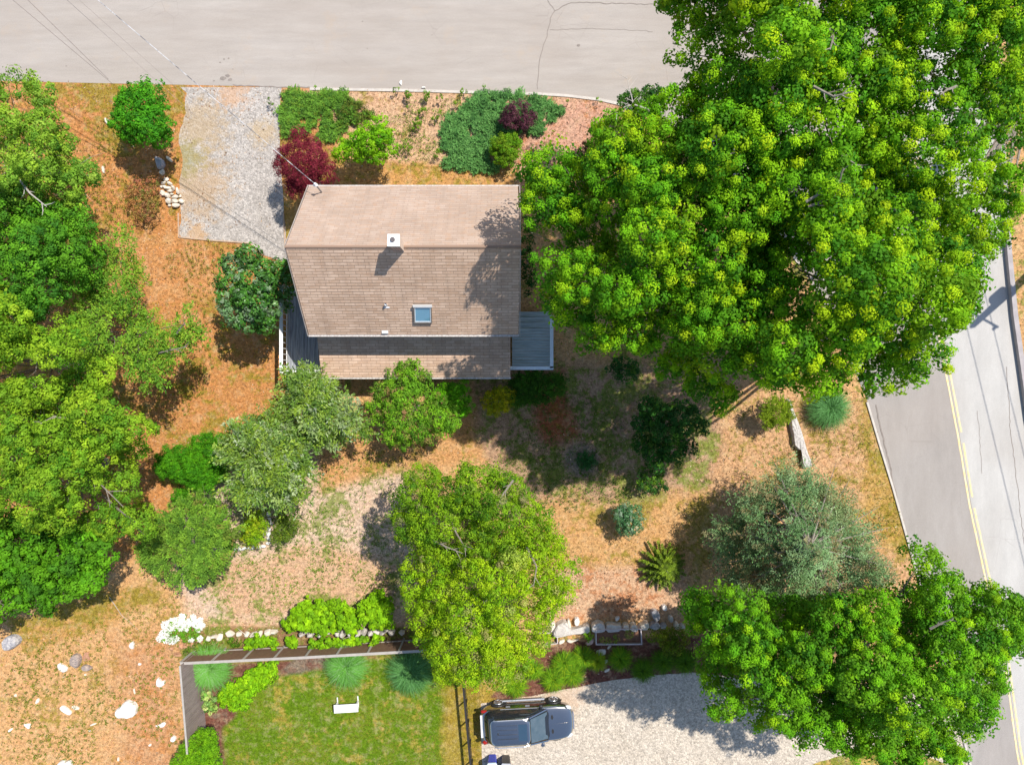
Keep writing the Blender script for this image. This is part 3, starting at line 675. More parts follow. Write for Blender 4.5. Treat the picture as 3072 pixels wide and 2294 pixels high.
# front (north) side
mb = MB(); mb.box((-4.6, wy1+.004, .15), (-3.6, wy1+.06, 2.2)); d_ = obj('door', mb, mat('door_paint', (.18,.05,.03)), house)
mb = MB(); mb.tube([(-3.72, wy1+.06, 1.1), (-3.72, wy1+.12, 1.1)], .03, 8); k_ = obj('handle', mb, GLASS, house); k_.parent = d_
for x in (-8.2, -6.4, -2.6, -1.2):
    mb = MB(); mb.box((x, wy1+.004, .9), (x+.95, wy1+.05, 2.3)); w = obj('window', mb, TRIM, house)
    mb = MB(); mb.box((x+.07, wy1+.052, .97), (x+.88, wy1+.06, 2.23)); p = obj('pane', mb, GLASS, house); p.parent = w

# chimney
BRICK = None
def brick_mat():
    global N, L, P, tc
    m, N, L, P = new_mat('chimney_brick'); P.inputs['Roughness'].default_value = .9
    tc0 = N.new('ShaderNodeTexCoord').outputs['Object']; mp = nd('ShaderNodeMapping'); mp.inputs['Rotation'].default_value = (math.radians(90), 0, 0); L.new(tc0, mp.inputs['Vector'])
    tc = mp.outputs[0]; br = N.new('ShaderNodeTexBrick'); L.new(tc, br.inputs['Vector']); br.inputs['Scale'].default_value = 1
    br.inputs['Brick Width'].default_value = .2; br.inputs['Row Height'].default_value = .075; br.inputs['Mortar Size'].default_value = .012
    br.inputs['Color1'].default_value = (.35,.14,.11,1); br.inputs['Color2'].default_value = (.22,.10,.09,1); br.inputs['Mortar'].default_value = (.55,.5,.46,1)
    L.new(br.outputs['Color'], P.inputs['Base Color']); return m
BRICK = brick_mat(); ZC = 9.15
cx0, cy1 = Wp(1163, 703, ZC)[:2]; cx1, cy0 = Wp(1198, 738, ZC)[:2]
CAPM = mat('chimney_cap', (.86,.84,.82), (.78,.76,.74), 5, .7)
mb = MB(); mb.box((cx0+.03, cy0+.03, ZR-1.2), (cx1-.03, cy1-.03, ZC-.10)); ch = obj('chimney', mb, BRICK, house)
mb = MB(); mb.box((cx0-.01, cy0-.01, ZC-.10), (cx1+.01, cy1+.01, ZC)); c_ = obj('chimney_cap', mb, CAPM, house); c_.parent = ch
fx, fy = Wp(1178, 719, ZC)[:2]
mb = MB(); mb.tube([(fx, fy, ZC-.02), (fx, fy, ZC+.07)], .095, 16); c_ = obj('flue', mb, mat('flue_clay', (.09,.08,.08), (.14,.12,.12)), house); c_.parent = ch
mb = MB(); ee = .17; mb.box((cx0-.12+.15, cy0-.2, ZR-.75), (cx1+.02, cy0+.02, ZR-.44)); 
c_ = obj('flashing', mb, mat('flashing', (.25,.32,.5), (.5,.5,.52), 8, .35, .8), house); c_.parent = ch
# pale layer over the east side of the chimney
mb = MB(); mb.box((cx1-.028, cy0+.03, ZR-1.2), (cx1-.012, cy1-.03, ZC-.10)); c_ = obj('pale_east_layer', mb, mat('pale_chimney_side', (.72,.58,.48), (.62,.48,.40)), house); c_.parent = ch
# skylight on south slope
def on_s(px_, py_, up=0):
    # intersect view ray with south slope plane
    k = (ZR-ZE)/(YRG-YS); lo, hi = ZE, ZR
    for _ in range(40):
        z = (lo+hi)/2; y = -(py_-1147)*(H-z)/F; zp = ZR-(YRG-y)*k
        if zp > z: lo = z
        else: hi = z
    return Vector((px_-1536, -(py_-1147), 0))*((H-z)/F)+Vector((0,0,z+up))
s1, s2, s3, s4 = on_s(1241, 908), on_s(1295, 908), on_s(1297, 965), on_s(1243, 965)
sn = Vector((0, -(ZR-ZE), (YRG-YS))).normalized()
def frame_on(pts, w, h0, h1, name, m, parent):
    c = sum(pts, Vector())/4; ins = [p+(c-p).normalized()*w for p in pts]; mb = MB(); vs = [p+sn*h0 for p in pts]+[p+sn*h1 for p in pts]+[p+sn*h1 for p in ins]+[p+sn*h0 for p in ins]
    fs = []
    for i in range(4):
        j = (i+1)%4; fs += [(i, j, 4+j, 4+i), (4+i, 4+j, 8+j, 8+i), (8+i, 8+j, 12+j, 12+i)]
    mb.add(vs, fs); return obj(name, mb, m, parent), ins
SKYF = mat('skylight_frame', (.16,.13,.11), (.22,.18,.15), 6, .4)
sk, ins = frame_on([s1, s2, s3, s4], .07, -.02, .13, 'skylight', SKYF, house)
o_, ins2 = frame_on([p for p in ins], .06, .02, .12, 'frame', mat('pale_aluminium', (.75,.78,.8), (.65,.68,.7), 4, .3, .3), house); o_.parent = sk
mb = MB(); mb.add([p+sn*.09 for p in ins], [(3,2,1,0)]); o_ = obj('pane', mb, mat('skylight_glass', (.10,.24,.34), (.13,.29,.40), 1, .05, spec=1.0, coat=1), house); o_.parent = sk
mb = MB(); mb.add([p+sn*h for h in (.14, .17) for p in (s1-Vector((.03,0,0)), s2+Vector((.03,0,0)), s2+Vector((.03,-.10,-.09)), s1+Vector((-.03,-.10,-.09)))], [(0,1,2,3),(7,6,5,4),(0,4,5,1),(1,5,6,2),(2,6,7,3),(3,7,4,0)])
o_ = obj('head_flashing', mb, TRIM, house); o_.parent = sk
PIPE = mat('vent_pipe', (.75,.77,.8), (.6,.62,.65), 5, .4)
v = on_s(1159, 915); mb = MB(); mb.tube([v-Vector((0,0,.1)), v+Vector((0,0,.22))], .055, 12, cap=False); mb.tube([v+Vector((0,0,.1)), v+Vector((0,0,.12))], .045, 12)
mb.box(v+Vector((-.13,-.12,-.08)), v+Vector((.13,.06,-.06)), None); obj('vent_pipe', mb, PIPE, house)
v = on_s(1156, 998); mb = MB(); mb.box(v+Vector((-.14,-.04,-.02)), v+Vector((.14,.10,.09))); obj('roof_vent', mb, PIPE, house)
# service mast on north eave
k = (H-5.6)/F
mast = thing('service_mast', 'thin grey cable mast leaning at the upper left roof corner', 'cable mast', (Wp(967, 580, 5.1)[0], Wp(967, 580, 5.1)[1], 5.05))
mb = MB(); b0 = Vector(mast.location)-Vector((0,0,.1)); t0 = Vector(Wp(948, 556, 5.95)); mb.tube([b0, t0], .035, 8); obj('pole', mb, mat('galvanised', (.25,.27,.30), (.35,.37,.4), 8, .4, .7), mast)
mb = MB(); mb.tube([t0, t0+Vector((-.02,.05,.12))], [.09,.05], 8); mb.tube([t0+Vector((-.12,0,-.05)), t0+Vector((.06,0,.0))], .04, 8); obj('weather_head', mb, PIPE, mast)
mb = MB(); mb.tube([b0, b0+Vector((0,0,.18))], [.11,.05], 10); obj('boot', mb, PIPE, mast)

# decks
def deck(name, label, x0, x1, y0, y1, z, zr, boards, m_b, m_r, rails, steps=None):
    o = thing(name, label, 'deck', ((x0+x1)/2, (y0+y1)/2, 0)); mb = MB()
    if boards == 'y':
        n = int((x1-x0)/.14)
        for i in range(n): a = x0+i*(x1-x0)/n; mb.box((a+.006, y0, z-.04), (a+(x1-x0)/n-.006, y1, z+R.uniform(-.004,.004)))
    else:
        n = int((y1-y0)/.14)
        for i in range(n): a = y0+i*(y1-y0)/n; mb.box((x0, a+.007, z-.04), (x1, a+(y1-y0)/n-.007, z+R.uniform(-.004,.004)))
    obj('deck_board', mb, m_b, o)
    for i in range(4):
        mb = MB(); yy = y0+.1+(y1-y0-.2)*i/3; mb.box((x0+.02, yy-.04, z-.24), (x1-.02, yy+.04, z-.045)); obj('joist', mb, m_b, o)
    for (ax, ay) in ((x0, y0), (x1, y0), (x0, y1), (x1, y1)):
        mb = MB(); a = min(max(ax, x0+.06), x1-.06); b = min(max(ay, y0+.06), y1-.06); mb.box((a-.06, b-.06, 0), (a+.06, b+.06, z-.045)); obj('post', mb, m_b, o)
    for (p, q) in rails:
        mb = MB(); mb.bar((*p, zr-.04), (*q, zr-.04), .17, .04); mb.bar((*p, z+.10), (*q, z+.10), .04, .05)
        L_ = math.hypot(q[0]-p[0], q[1]-p[1]); n = int(L_/.28); r = obj('railing', mb, m_r, o); mb = MB()
        for i in range(n+1):
            t = i/n; x, y = p[0]+(q[0]-p[0])*t, p[1]+(q[1]-p[1])*t; mb.box((x-.018, y-.018, z-.04), (x+.018, y+.018, zr-.05))
        b_ = obj('baluster', mb, m_r, o); b_.parent = r; 
    if steps:
        for i in range(steps): 
            mb = MB(); zz = z-.18*(i+1); ya = y1+.02+i*.30; mb.box((x0, ya, zz-.05), (x1, ya+.29, zz)); obj('step', mb, m_b, o)
    return o
WR = mat('white_rail', (.80,.79,.78), (.70,.69,.68), 4, .6); BR = mat('bluish_white_rail', (.66,.72,.76), (.56,.63,.68), 4, .6)
DK = mat('grey_deck', (.40,.42,.44), (.17,.18,.20), 3, .85, stretch=(7,.35,1), contrast=1.5); DK2 = mat('greenish_deck', (.50,.57,.56), (.26,.33,.34), 3, .85, stretch=(.35,7,1), contrast=1.5)
zr = 2.25; z = 1.25
ax0 = Wp(843,0,zr)[0]; ay0 = Wp(0,1114,zr)[1]; ay1 = Wp(0,905,zr)[1]
deck('side_deck', 'dark grey boarded deck with white railing left of the house', ax0, wx0-.01, ay0, ay1+.9, z, zr, 'y', DK, WR, [((ax0, ay0), (ax0, ay1+.9)), ((ax0-.08, ay0), (wx0+.0, ay0))])
zr = 1.95; z = 1.0
bx1 = Wp(1655,0,zr)[0]; by0 = Wp(0,1104,zr)[1]; by1 = Wp(0,985,z)[1]
deck('side_deck', 'greenish deck with pale blue rail and steps right of the house', wx1+.01, bx1, by0, by1, z, zr, 'x', DK2, BR, [((bx1, by0), (bx1, Wp(0,945,zr)[1])), ((wx1+.05-.65, by0), (bx1+.08, by0))], 3)

# ------------------------------------------------------------------ vegetation
YEL=(.34,.50,.008); LIM=(.19,.41,.008); MID=(.09,.28,.008); DRK=(.038,.15,.008); DEEP=(.03,.12,.012)
P_MAPLE=[(*YEL,5),(*LIM,3),(*MID,2.5),(*DRK,3)]; P_MAPLE2=[(*LIM,2.5),(*MID,4),(*DRK,4.5),(*YEL,1)]; P_MAPLE3=[(.10,.26,.012,3),(*DRK,4),(.16,.33,.012,2),(*DEEP,1)]
P_SOFT=[(.18,.34,.03,4),(.27,.42,.03,3),(.07,.20,.02,3),(.32,.45,.06,.7)]
P_SOFT2=[(.09,.27,.015,4),(.15,.37,.018,3),(.04,.15,.015,3)]
P_SOFT3=[(.21,.37,.018,4),(.30,.45,.022,3),(.07,.21,.012,3)]
P_BLUE=[(.14,.28,.09,4),(.24,.38,.17,3),(.07,.16,.05,2.5),(.32,.21,.10,1.8)]
P_SILV=[(.12,.24,.025,4),(.30,.40,.15,1.5),(.26,.38,.03,4),(.46,.52,.34,.5),(.06,.13,.02,2.5)]
P_CENT=[(.18,.34,.012,4),(.27,.43,.012,3),(.06,.17,.010,3),(.32,.24,.14,.5)]
P_CENTY=[(.28,.46,.010,4),(.37,.50,.012,2.5),(.13,.30,.008,2.5),(.36,.28,.14,.5)]
P_BOX=[(.06,.25,.008,4),(.11,.34,.008,3),(.04,.16,.008,2)]
P_RED=[(.21,.022,.038,4),(.30,.045,.065,3),(.12,.012,.022,3)]
P_PURP=[(.11,.035,.055,4),(.17,.06,.08,2),(.06,.02,.03,3)]
P_JUN=[(.15,.32,.035,4),(.21,.42,.05,3),(.07,.17,.03,3),(.20,.28,.03,1)]
P_JUNB=[(.12,.30,.075,4),(.19,.40,.11,3),(.05,.15,.04,2)]
P_VIB=[(.05,.17,.02,4),(.10,.28,.03,3),(.25,.34,.20,1.2),(.03,.08,.015,2)]
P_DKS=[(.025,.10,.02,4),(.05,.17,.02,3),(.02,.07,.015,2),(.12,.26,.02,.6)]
P_IVY=[(.20,.42,.008,4),(.28,.50,.008,3),(.12,.28,.01,2)]
P_OLV=[(.16,.25,.012,4),(.24,.34,.015,3),(.10,.16,.01,2)]

# the big maples on the right
W_='big trees over the road corner'
CAPS=(.45,.26,150,.062,.055,[(.40,.56,.008,4),(.27,.50,.008,4),(.16,.40,.008,2.5)]); CAPS2=(.6,.25,130,.062,.055,[(.17,.43,.008,4),(.28,.49,.008,2),(.10,.32,.008,2)])
maple = dict(zn=.9, flat=.8, under=1.0, under_drop=2.0, tsp=1.08, jit=.13)
A1 = [(1558,560),(1580,480),(1640,460),(1700,470),(1760,440),(1800,370),(1850,340),(1880,350),(1960,300),(2030,270),(2100,270),(2200,300),(2330,360),(2400,480),(2380,650),(2330,800),(2300,950),(2260,1060),(2230,1160),(2170,1225),(2110,1228),(2090,1190),(2040,1150),(1975,1120),(1960,1060),(1900,1075),(1830,1072),(1790,1030),(1735,1035),(1700,1010),(1685,960),(1650,935),(1600,930),(1618,870),(1605,800),(1640,760),(1700,760),(1660,700),(1590,670),(1562,620)]
tree('maple_tree', 'broad green maple spreading beside the right end of the house', 'tree', A1, 7.4, 13.6, 1.25, .34, 80, .11, .09, P_MAPLE2, 101, trunk=.32, group=W_, base=(9.2, 3.0), nl=34, D=3.6,
     twigs=[(14.2,[(2190,420),(2160,470),(2150,520)]),(13.6,[(2130,880),(2060,830),(2090,800)]),(13.2,[(2200,1010),(2235,960),(2255,925)])], caps=(.85,.26,110,.062,.055,[(.29,.50,.008,3.5),(.15,.40,.008,4),(.09,.30,.008,2),(.38,.52,.010,1)]), **maple)
A2 = [(1975,-30),(1970,10),(1990,55),(2030,62),(2060,50),(2095,70),(2075,100),(2020,75),(2045,110),(1995,95),(2050,125),(2015,150),(1990,170),(2040,172),(2078,205),(2070,260),(2120,300),(2200,430),(2330,520),(2500,560),(2640,500),(2740,300),(2760,100),(2740,-250),(2300,-350),(2000,-250)]
tree('maple_tree', 'yellow green maple hanging over the side street at the top edge', 'tree', A2, 10, 15.5, 1.25, .34, 80, .11, .09, P_MAPLE2, 102, trunk=.34, group=W_, base=(13.5, 15.0), nl=34, D=3.2,
     twigs=[(15.8,[(2480,70),(2500,110),(2490,150)]),(15.6,[(2440,260),(2500,290),(2560,275)])], caps=CAPS, **maple)
A3 = [(2640,-300),(2600,60),(2560,260),(2600,480),(2680,640),(2800,730),(2920,730),(2985,745),(3010,720),(3050,640),(3075,520),(3060,480),(3090,380),(3150,200),(3200,-300)]
tree('tall_tree', 'loose open tree in the top right corner with pale gaps', 'tree', A3, 9, 14, 1.25, .32, 74, .105, .085, P_MAPLE2, 103, trunk=.3, group=W_, base=(23.5, 12.5), nl=40, D=3.2, gap=.05, caps=CAPS, zn=.9, flat=.7, under=.6, under_drop=1.8, tsp=1.15, jit=.14,
     twigs=[(14.5,[(2870,260),(2840,270),(2820,285)]),(14,[(2660,620),(2720,650),(2790,670)]),(13.4,[(2780,690),(2800,660),(2815,655)])])
A4 = [(2220,520),(2300,440),(2480,430),(2650,420),(2760,530),(2850,640),(2930,690),(3000,750),(2985,815),(2950,818),(2900,790),(2880,810),(2920,830),(2940,880),(2920,930),(2935,960),(2900,985),(2850,1010),(2800,1020),(2825,1060),(2830,1090),(2780,1085),(2765,1110),(2740,1150),(2775,1185),(2740,1205),(2680,1195),(2650,1150),(2620,1215),(2590,1190),(2560,1160),(2520,1180),(2470,1165),(2420,1195),(2380,1210),(2345,1195),(2310,1150),(2260,1140),(2200,1050),(2190,900),(2200,700)]
tree('maple_tree', 'dense maple with yellow green tips overhanging the main road', 'tree', A4, 9, 15, 1.25, .34, 80, .11, .09, P_MAPLE2, 104, trunk=.34, group=W_, base=(17.2, 3.2), nl=34, D=3.4,
     twigs=[(15.6,[(2418,605),(2470,575),(2520,540),(2530,505)]),(15.5,[(2425,620),(2480,600),(2545,572)]),(15.3,[(2470,560),(2500,590),(2540,600)]),(15,[(2490,450),(2530,470),(2575,498)]),(14.6,[(2640,840),(2690,800),(2710,770)]),(14.6,[(2340,580),(2390,560),(2420,545)])], caps=CAPS, **maple)
A5 = [(2062,1790),(2075,1750),(2120,1732),(2150,1740),(2190,1770),(2250,1760),(2330,1800),(2420,1790),(2500,1800),(2580,1780),(2650,1750),(2700,1760),(2745,1750),(2740,1700),(2700,1660),(2640,1640),(2620,1590),(2650,1575),(2690,1600),(2720,1620),(2765,1655),(2790,1640),(2820,1670),(2800,1700),(2770,1720),(2785,1745),(2850,1710),(2880,1740),(2870,1770),(2930,1760),(2960,1752),(2990,1790),(3010,1760),(3035,1770),(3040,1810),(3072,1810),(3110,1840),(3100,1900),(3060,1930),(3050,1990),(3010,2000),(3015,2040),(2990,2080),(3010,2110),(2980,2140),(2990,2190),(2940,2200),(2880,2230),(2900,2280),(2820,2290),(2780,2340),(2650,2330),(2560,2260),(2480,2230),(2420,2250),(2370,2200),(2340,2270),(2300,2240),(2310,2170),(2260,2170),(2220,2130),(2180,2150),(2120,2160),(2130,2100),(2080,2080),(2100,2030),(2065,2000),(2110,1960),(2080,1900),(2060,1850)]
tree('maple_tree', 'mid green maple in the lower right corner shading the cream gravel drive', 'tree', A5, 5.6, 11.2, 1.2, .31, 74, .105, .085, P_MAPLE3+[(*LIM,2),(*MID,3)], 105, trunk=.3, group=W_, base=(15.5, -15.2), nl=44, D=5,
     caps=CAPS2, zn=1.0, flat=.75, under=1.0, under_drop=1.8, tsp=1.08, jit=.14, twigs=[(11.3,[(2645,1985),(2690,2010),(2740,2040),(2775,2060)]),(11,[(2790,1885),(2830,1865),(2860,1855)]),(6.5,[(2700,1785),(2740,1770),(2765,1745)]),(9.8,[(2960,1900),(2990,1940),(3000,1990)]),(10.6,[(2800,2100),(2835,2120),(2850,2145)])])
# blue-green conifer
F1 = [(2145,1600),(2170,1530),(2215,1500),(2250,1460),(2310,1440),(2345,1400),(2400,1420),(2410,1380),(2440,1440),(2500,1455),(2520,1500),(2560,1500),(2570,1560),(2640,1590),(2600,1640),(2690,1700),(2670,1760),(2600,1790),(2480,1840),(2400,1820),(2300,1810),(2200,1780),(2160,1740),(2170,1690),(2130,1650)]
tree('spruce_tree', 'bluish green conifer with brown twigs above the lower right maple', 'tree', F1, 1.6, 7.6, .8, .50, 80, .095, .032, P_BLUE, 111, style='spray', m=NEEDLE, trunk=.18, base=(13.2,-7.4), pk=(2430,1640,330), flat=.3, zn=.3, tsp=.46, rag=24, gap=.03, under=.8, under_drop=.9, jit=.2, nl=60, spokes=(2430,1640,7.6,3.4,300,26))
# centre trees
G1 = [(1180,1470),(1215,1420),(1280,1400),(1340,1425),(1400,1385),(1470,1400),(1530,1430),(1560,1440),(1600,1490),(1650,1530),(1665,1590),(1640,1650),(1560,1690),(1440,1700),(1300,1690),(1220,1640),(1190,1600),(1165,1540)]
tree('locust_tree', 'bushy mid green tree in the middle of the rear yard', 'tree', G1, 2.8, 7.2, .85, .27, 80, .085, .055, P_CENT, 121, trunk=.16, group='garden trees behind the house', base=(-2.0,-6.2), zn=.5, under=1.0, under_drop=1.4, jit=.15, tsp=1.12, nl=50,
     twigs=[(6.6,[(1350,1560),(1370,1600),(1400,1650)]),(6.3,[(1300,1620),(1340,1640),(1390,1660)]),(6.5,[(1540,1440),(1510,1480),(1490,1530)])])
G2 = [(1235,1650),(1300,1640),(1440,1610),(1560,1600),(1650,1570),(1690,1640),(1720,1690),(1742,1745),(1715,1790),(1690,1830),(1650,1850),(1655,1900),(1620,1950),(1600,2010),(1560,2060),(1510,2070),(1470,2040),(1440,2080),(1380,2085),(1330,2060),(1300,2010),(1310,1980),(1240,1930),(1215,1900),(1250,1850),(1200,1800),(1190,1700)]
tree('locust_tree', 'yellow green tree in front of the rear yard fence gap', 'tree', G2, 3.0, 7.4, .85, .27, 80, .085, .055, P_CENTY, 122, trunk=.16, group='garden trees behind the house', base=(-1.6,-11.0), zn=.55, under=1.0, under_drop=1.4, jit=.15, tsp=1.12, nl=50,
     twigs=[(6.6,[(1430,1860),(1460,1840),(1450,1800)]),(6.6,[(1580,1640),(1610,1700),(1600,1760)])])
# left woodland edge
G_='trees along the left edge'
H1 = [(-160,200),(0,232),(40,215),(60,240),(112,212),(125,245),(165,270),(175,315),(235,310),(245,340),(190,350),(225,400),(215,450),(235,490),(300,480),(300,530),(262,560),(270,620),(200,640),(100,620),(-160,640)]
tree('birch_tree', 'pale green tree in the upper left corner beside the street', 'tree', H1, 4.5, 8.5, .85, .28, 80, .10, .07, P_SOFT, 131, trunk=.16, group=G_, base=(-24,11.0), zn=.45, D=3, tsp=1.1, under=.8, under_drop=1.7, nl=40, gap=.10, flat=.55, twigs=[(7.5,[(60,540),(90,580),(140,620)]),(7,[(80,520),(105,515),(120,510)])], bark=BARK_PALE)
H2 = [(-160,560),(60,560),(120,620),(200,600),(290,640),(310,700),(320,760),(300,840),(220,900),(120,960),(-160,980)]
tree('oak_tree', 'darker green tree below the pale one at the left edge', 'tree', H2, 4.5, 8.0, .9, .30, 80, .10, .075, P_SOFT2, 132, trunk=.2, group=G_, base=(-22.6,6.5), zn=.6, D=3, nl=40, tsp=1.1, under=.9, under_drop=1.5)
H3 = [(300,700),(340,690),(380,665),(440,700),(420,770),(470,790),(455,850),(430,880),(420,925),(470,930),(480,980),(520,960),(560,915),(600,950),(625,1010),(570,1050),(530,1090),(500,1100),(535,1160),(510,1180),(450,1175),(400,1150),(360,1120),(300,1110),(230,1060),(200,960),(240,880),(300,840),(310,760)]
tree('locust_tree', 'feathery light green tree reaching towards the orange lawn on the left', 'tree', H3, 3.2, 6.4, .85, .30, 26, .10, .055, P_SOFT[:3]+[(.10,.24,.02,3)], 133, style='spray', trunk=.13, group=G_, base=(-19.0,2.6), zn=.4, gap=.08, D=3, tsp=.75, under=.5, under_drop=1.0, nl=45, twigs=[(5.4,[(470,1060),(510,1050),(560,1040)]),(5.6,[(530,1000),(545,980),(555,970)])])
H6 = [(-160,900),(120,880),(230,900),(260,980),(330,1060),(350,1130),(300,1200),(180,1230),(0,1200),(-160,1240)]
tree('oak_tree', 'spreading olive green tree halfway down the left edge', 'tree', H6, 5.5, 9.0, .9, .30, 80, .10, .075, P_SOFT3, 136, trunk=.2, group=G_, base=(-22.5,.8), zn=.7, D=3, nl=40, tsp=1.1, gap=.12, flat=.55, under=.8, under_drop=1.7)
H4 = [(-160,1180),(40,1120),(180,1170),(300,1130),(360,1110),(400,1180),(420,1225),(470,1275),(445,1310),(440,1350),(420,1400),(400,1440),(420,1460),(390,1500),(430,1540),(480,1560),(470,1600),(420,1610),(360,1570),(330,1630),(230,1600),(160,1590),(60,1600),(-160,1620)]
tree('hickory_tree', 'wide yellowish green tree below the middle of the left edge', 'tree', H4, 4.5, 8.6, .9, .30, 80, .105, .07, P_SOFT3+[(.13,.28,.02,3)], 134, trunk=.22, group=G_, base=(-21.5,-4.2), zn=.75, D=3.5, nl=50, tsp=1.08, gap=.12, flat=.55, under=.8, under_drop=1.7,
     twigs=[(7.6,[(200,1255),(160,1250),(120,1270)]),(7.6,[(300,1275),(340,1270),(375,1268)]),(7,[(240,1400),(290,1440),(370,1520)]),(7,[(30,1340),(60,1350),(85,1362)])])
H5 = [(-160,1560),(60,1540),(200,1560),(330,1590),(350,1640),(320,1700),(300,1760),(250,1770),(260,1820),(190,1790),(130,1830),(100,1800),(90,1860),(50,1845),(20,1875),(-160,1880)]
tree('maple_tree', 'rich green tree at the bottom of the left group above the boulders', 'tree', H5, 2.8, 6.0, .95, .30, 80, .12, .095, [(.09,.28,.01,4),(.14,.36,.012,3),(.05,.16,.012,3)], 135, trunk=.2, group=G_, base=(-22.4,-8.4), zn=.5, D=3, nl=40, tsp=1.08, under=.9, under_drop=1.4)

# shrubs and small trees
GS='shrubs in the rear garden'
shrub('round_shrub', 'round bright green bush near the street left of the grey gravel', 'shrub', [(335,345),(355,300),(360,270),(400,250),(440,245),(490,270),(500,310),(505,345),(530,370),(520,430),(470,442),(430,430),(380,425),(350,395),(325,370)], .9, 3.0, .75, .22, 46, .10, .07, [(.06,.27,.012,4),(.11,.38,.012,3),(.03,.15,.01,2)], 201, zn=.15, tsp=1.0)
shrub('japanese_maple', 'dark red weeping maple at the upper left corner of the house', 'tree', [(820,480),(840,440),(870,420),(900,383),(925,415),(960,430),(985,470),(1008,520),(1000,556),(935,562),(910,590),(880,585),(850,560),(830,530),(818,505)], 1.0, 3.4, .62, .20, 60, .085, .03, P_RED, 202, tsp=.85, jit=.2, trunk=.08)
shrub('golden_shrub', 'lime green loose shrub between the red maple and the front bed', 'shrub', [(998,470),(1020,430),(1050,395),(1090,370),(1120,350),(1160,355),(1180,400),(1185,450),(1160,465),(1140,490),(1110,485),(1060,478),(1030,470)], .8, 2.6, .6, .20, 40, .11, .07, [(.18,.42,.008,4),(.26,.48,.01,3),(.08,.26,.008,2)], 203, tsp=1.1)
shrub('barberry_shrub', 'purple leaved round bush in the front bed by the street', 'shrub', blob(1556,350,50,46,12,.08,1), .4, 1.3, .42, .16, 46, .07, .045, P_PURP, 204, tsp=.95)
shrub('round_shrub', 'small yellow green ball bush just below the purple bush', 'shrub', blob(1522,446,48,52,12,.06,2), .4, 1.3, .42, .16, 46, .07, .05, P_OLV[:1]+[(.14,.34,.01,4),(.09,.22,.01,3)], 205, tsp=.95)
shrub('viburnum_shrub', 'large dark leathery leaved bush at the left wall of the house', 'shrub', [(655,850),(665,790),(700,750),(740,738),(790,745),(830,760),(862,800),(880,850),(885,910),(850,920),(830,960),(800,1000),(770,1010),(730,990),(690,960),(660,920),(645,880)], 1.6, 4.6, .8, .25, 38, .15, .09, P_VIB, 206, m=LEAF_GLOSS, trunk=.08, tsp=1.05)
shrub('olive_shrub', 'silvery leaved spiky shrub against the left end of the low roof', 'shrub', [(850,1160),(860,1120),(890,1110),(905,1080),(930,1095),(955,1085),(975,1130),(1010,1150),(1015,1180),(1060,1190),(1100,1230),(1120,1290),(1090,1320),(1040,1340),(1000,1330),(960,1345),(900,1300),(860,1270),(830,1220),(850,1190)], 1.6, 4.2, .62, .36, 38, .15, .045, P_SILV, 207, style='spray', m=LEAF_GLOSS, group=GS, trunk=.07, tsp=.56, rag=16, gap=.03, zn=.22, nl=20)
shrub('olive_shrub', 'larger silvery leaved shrub left of the sandy clearing', 'shrub', [(640,1340),(690,1320),(700,1270),(730,1240),(760,1250),(800,1220),(840,1230),(880,1260),(900,1300),(930,1320),(925,1370),(940,1400),(920,1450),(900,1500),(840,1520),(800,1500),(760,1525),(700,1500),(680,1450),(700,1400),(650,1370)], 1.8, 4.6, .64, .38, 38, .16, .05, P_SILV, 208, style='spray', m=LEAF_GLOSS, group=GS, trunk=.07, tsp=.56, rag=16, gap=.03, zn=.22, nl=20)
shrub('boxwood_shrub', 'smooth bright green heart shaped bush beside the silvery shrub', 'shrub', [(462,1400),(470,1360),(500,1335),(540,1338),(570,1345),(580,1310),(620,1296),(660,1300),(700,1330),(700,1400),(670,1440),(640,1450),(630,1475),(590,1470),(550,1450),(500,1440),(470,1425)], .9, 1.9, .55, .14, 50, .05, .04, P_BOX, 209, zn=.05, tsp=.8, jit=.12, rag=3)
shrub('boxwood_shrub', 'little green bush just below the heart shaped bush', 'shrub', blob(548,1492,30,28,10,.1,4), .4, .9, .35, .13, 40, .06, .045, P_BOX, 210, tsp=.9)
shrub('yew_shrub', 'fine textured dark green bush at the foot of the left trees', 'shrub', [(410,1640),(440,1570),(500,1530),(540,1490),(610,1480),(660,1510),(690,1560),(720,1600),(700,1650),(680,1700),(640,1720),(600,1760),(560,1750),(500,1740),(450,1700),(420,1680)], 1.0, 3.4, .7, .26, 50, .09, .045, [(.14,.29,.03,4),(.22,.39,.035,3),(.07,.16,.02,2),(.28,.20,.06,.3)], 211, style='spray', zn=.3, tsp=.75, group=GS, trunk=.07)
shrub('andromeda_shrub', 'mid green bush with brown seed heads against the low roof', 'shrub', [(1105,1190),(1120,1150),(1160,1140),(1170,1110),(1210,1080),(1240,1075),(1270,1110),(1310,1130),(1310,1180),(1350,1200),(1380,1230),(1400,1260),(1370,1300),(1320,1310),(1290,1330),(1240,1345),(1200,1360),(1160,1330),(1150,1290),(1110,1260),(1120,1230),(1090,1215)], 1.3, 3.6, .62, .20, 40, .09, .055, [(.14,.33,.02,4),(.22,.45,.02,3),(.07,.18,.015,2.5),(.34,.18,.09,.9)], 212, tsp=1.05, group=GS, trunk=.07)
shrub('spirea_shrub', 'bright lime green bush right of the bush with seed heads', 'shrub', [(1285,1220),(1300,1180),(1330,1150),(1370,1138),(1400,1150),(1400,1180),(1420,1200),(1415,1240),(1380,1250),(1350,1235),(1310,1245)], .9, 2.2, .5, .17, 44, .08, .05, [(.12,.40,.008,4),(.18,.48,.01,3),(.06,.20,.01,2)], 213, tsp=1.0, group=GS)
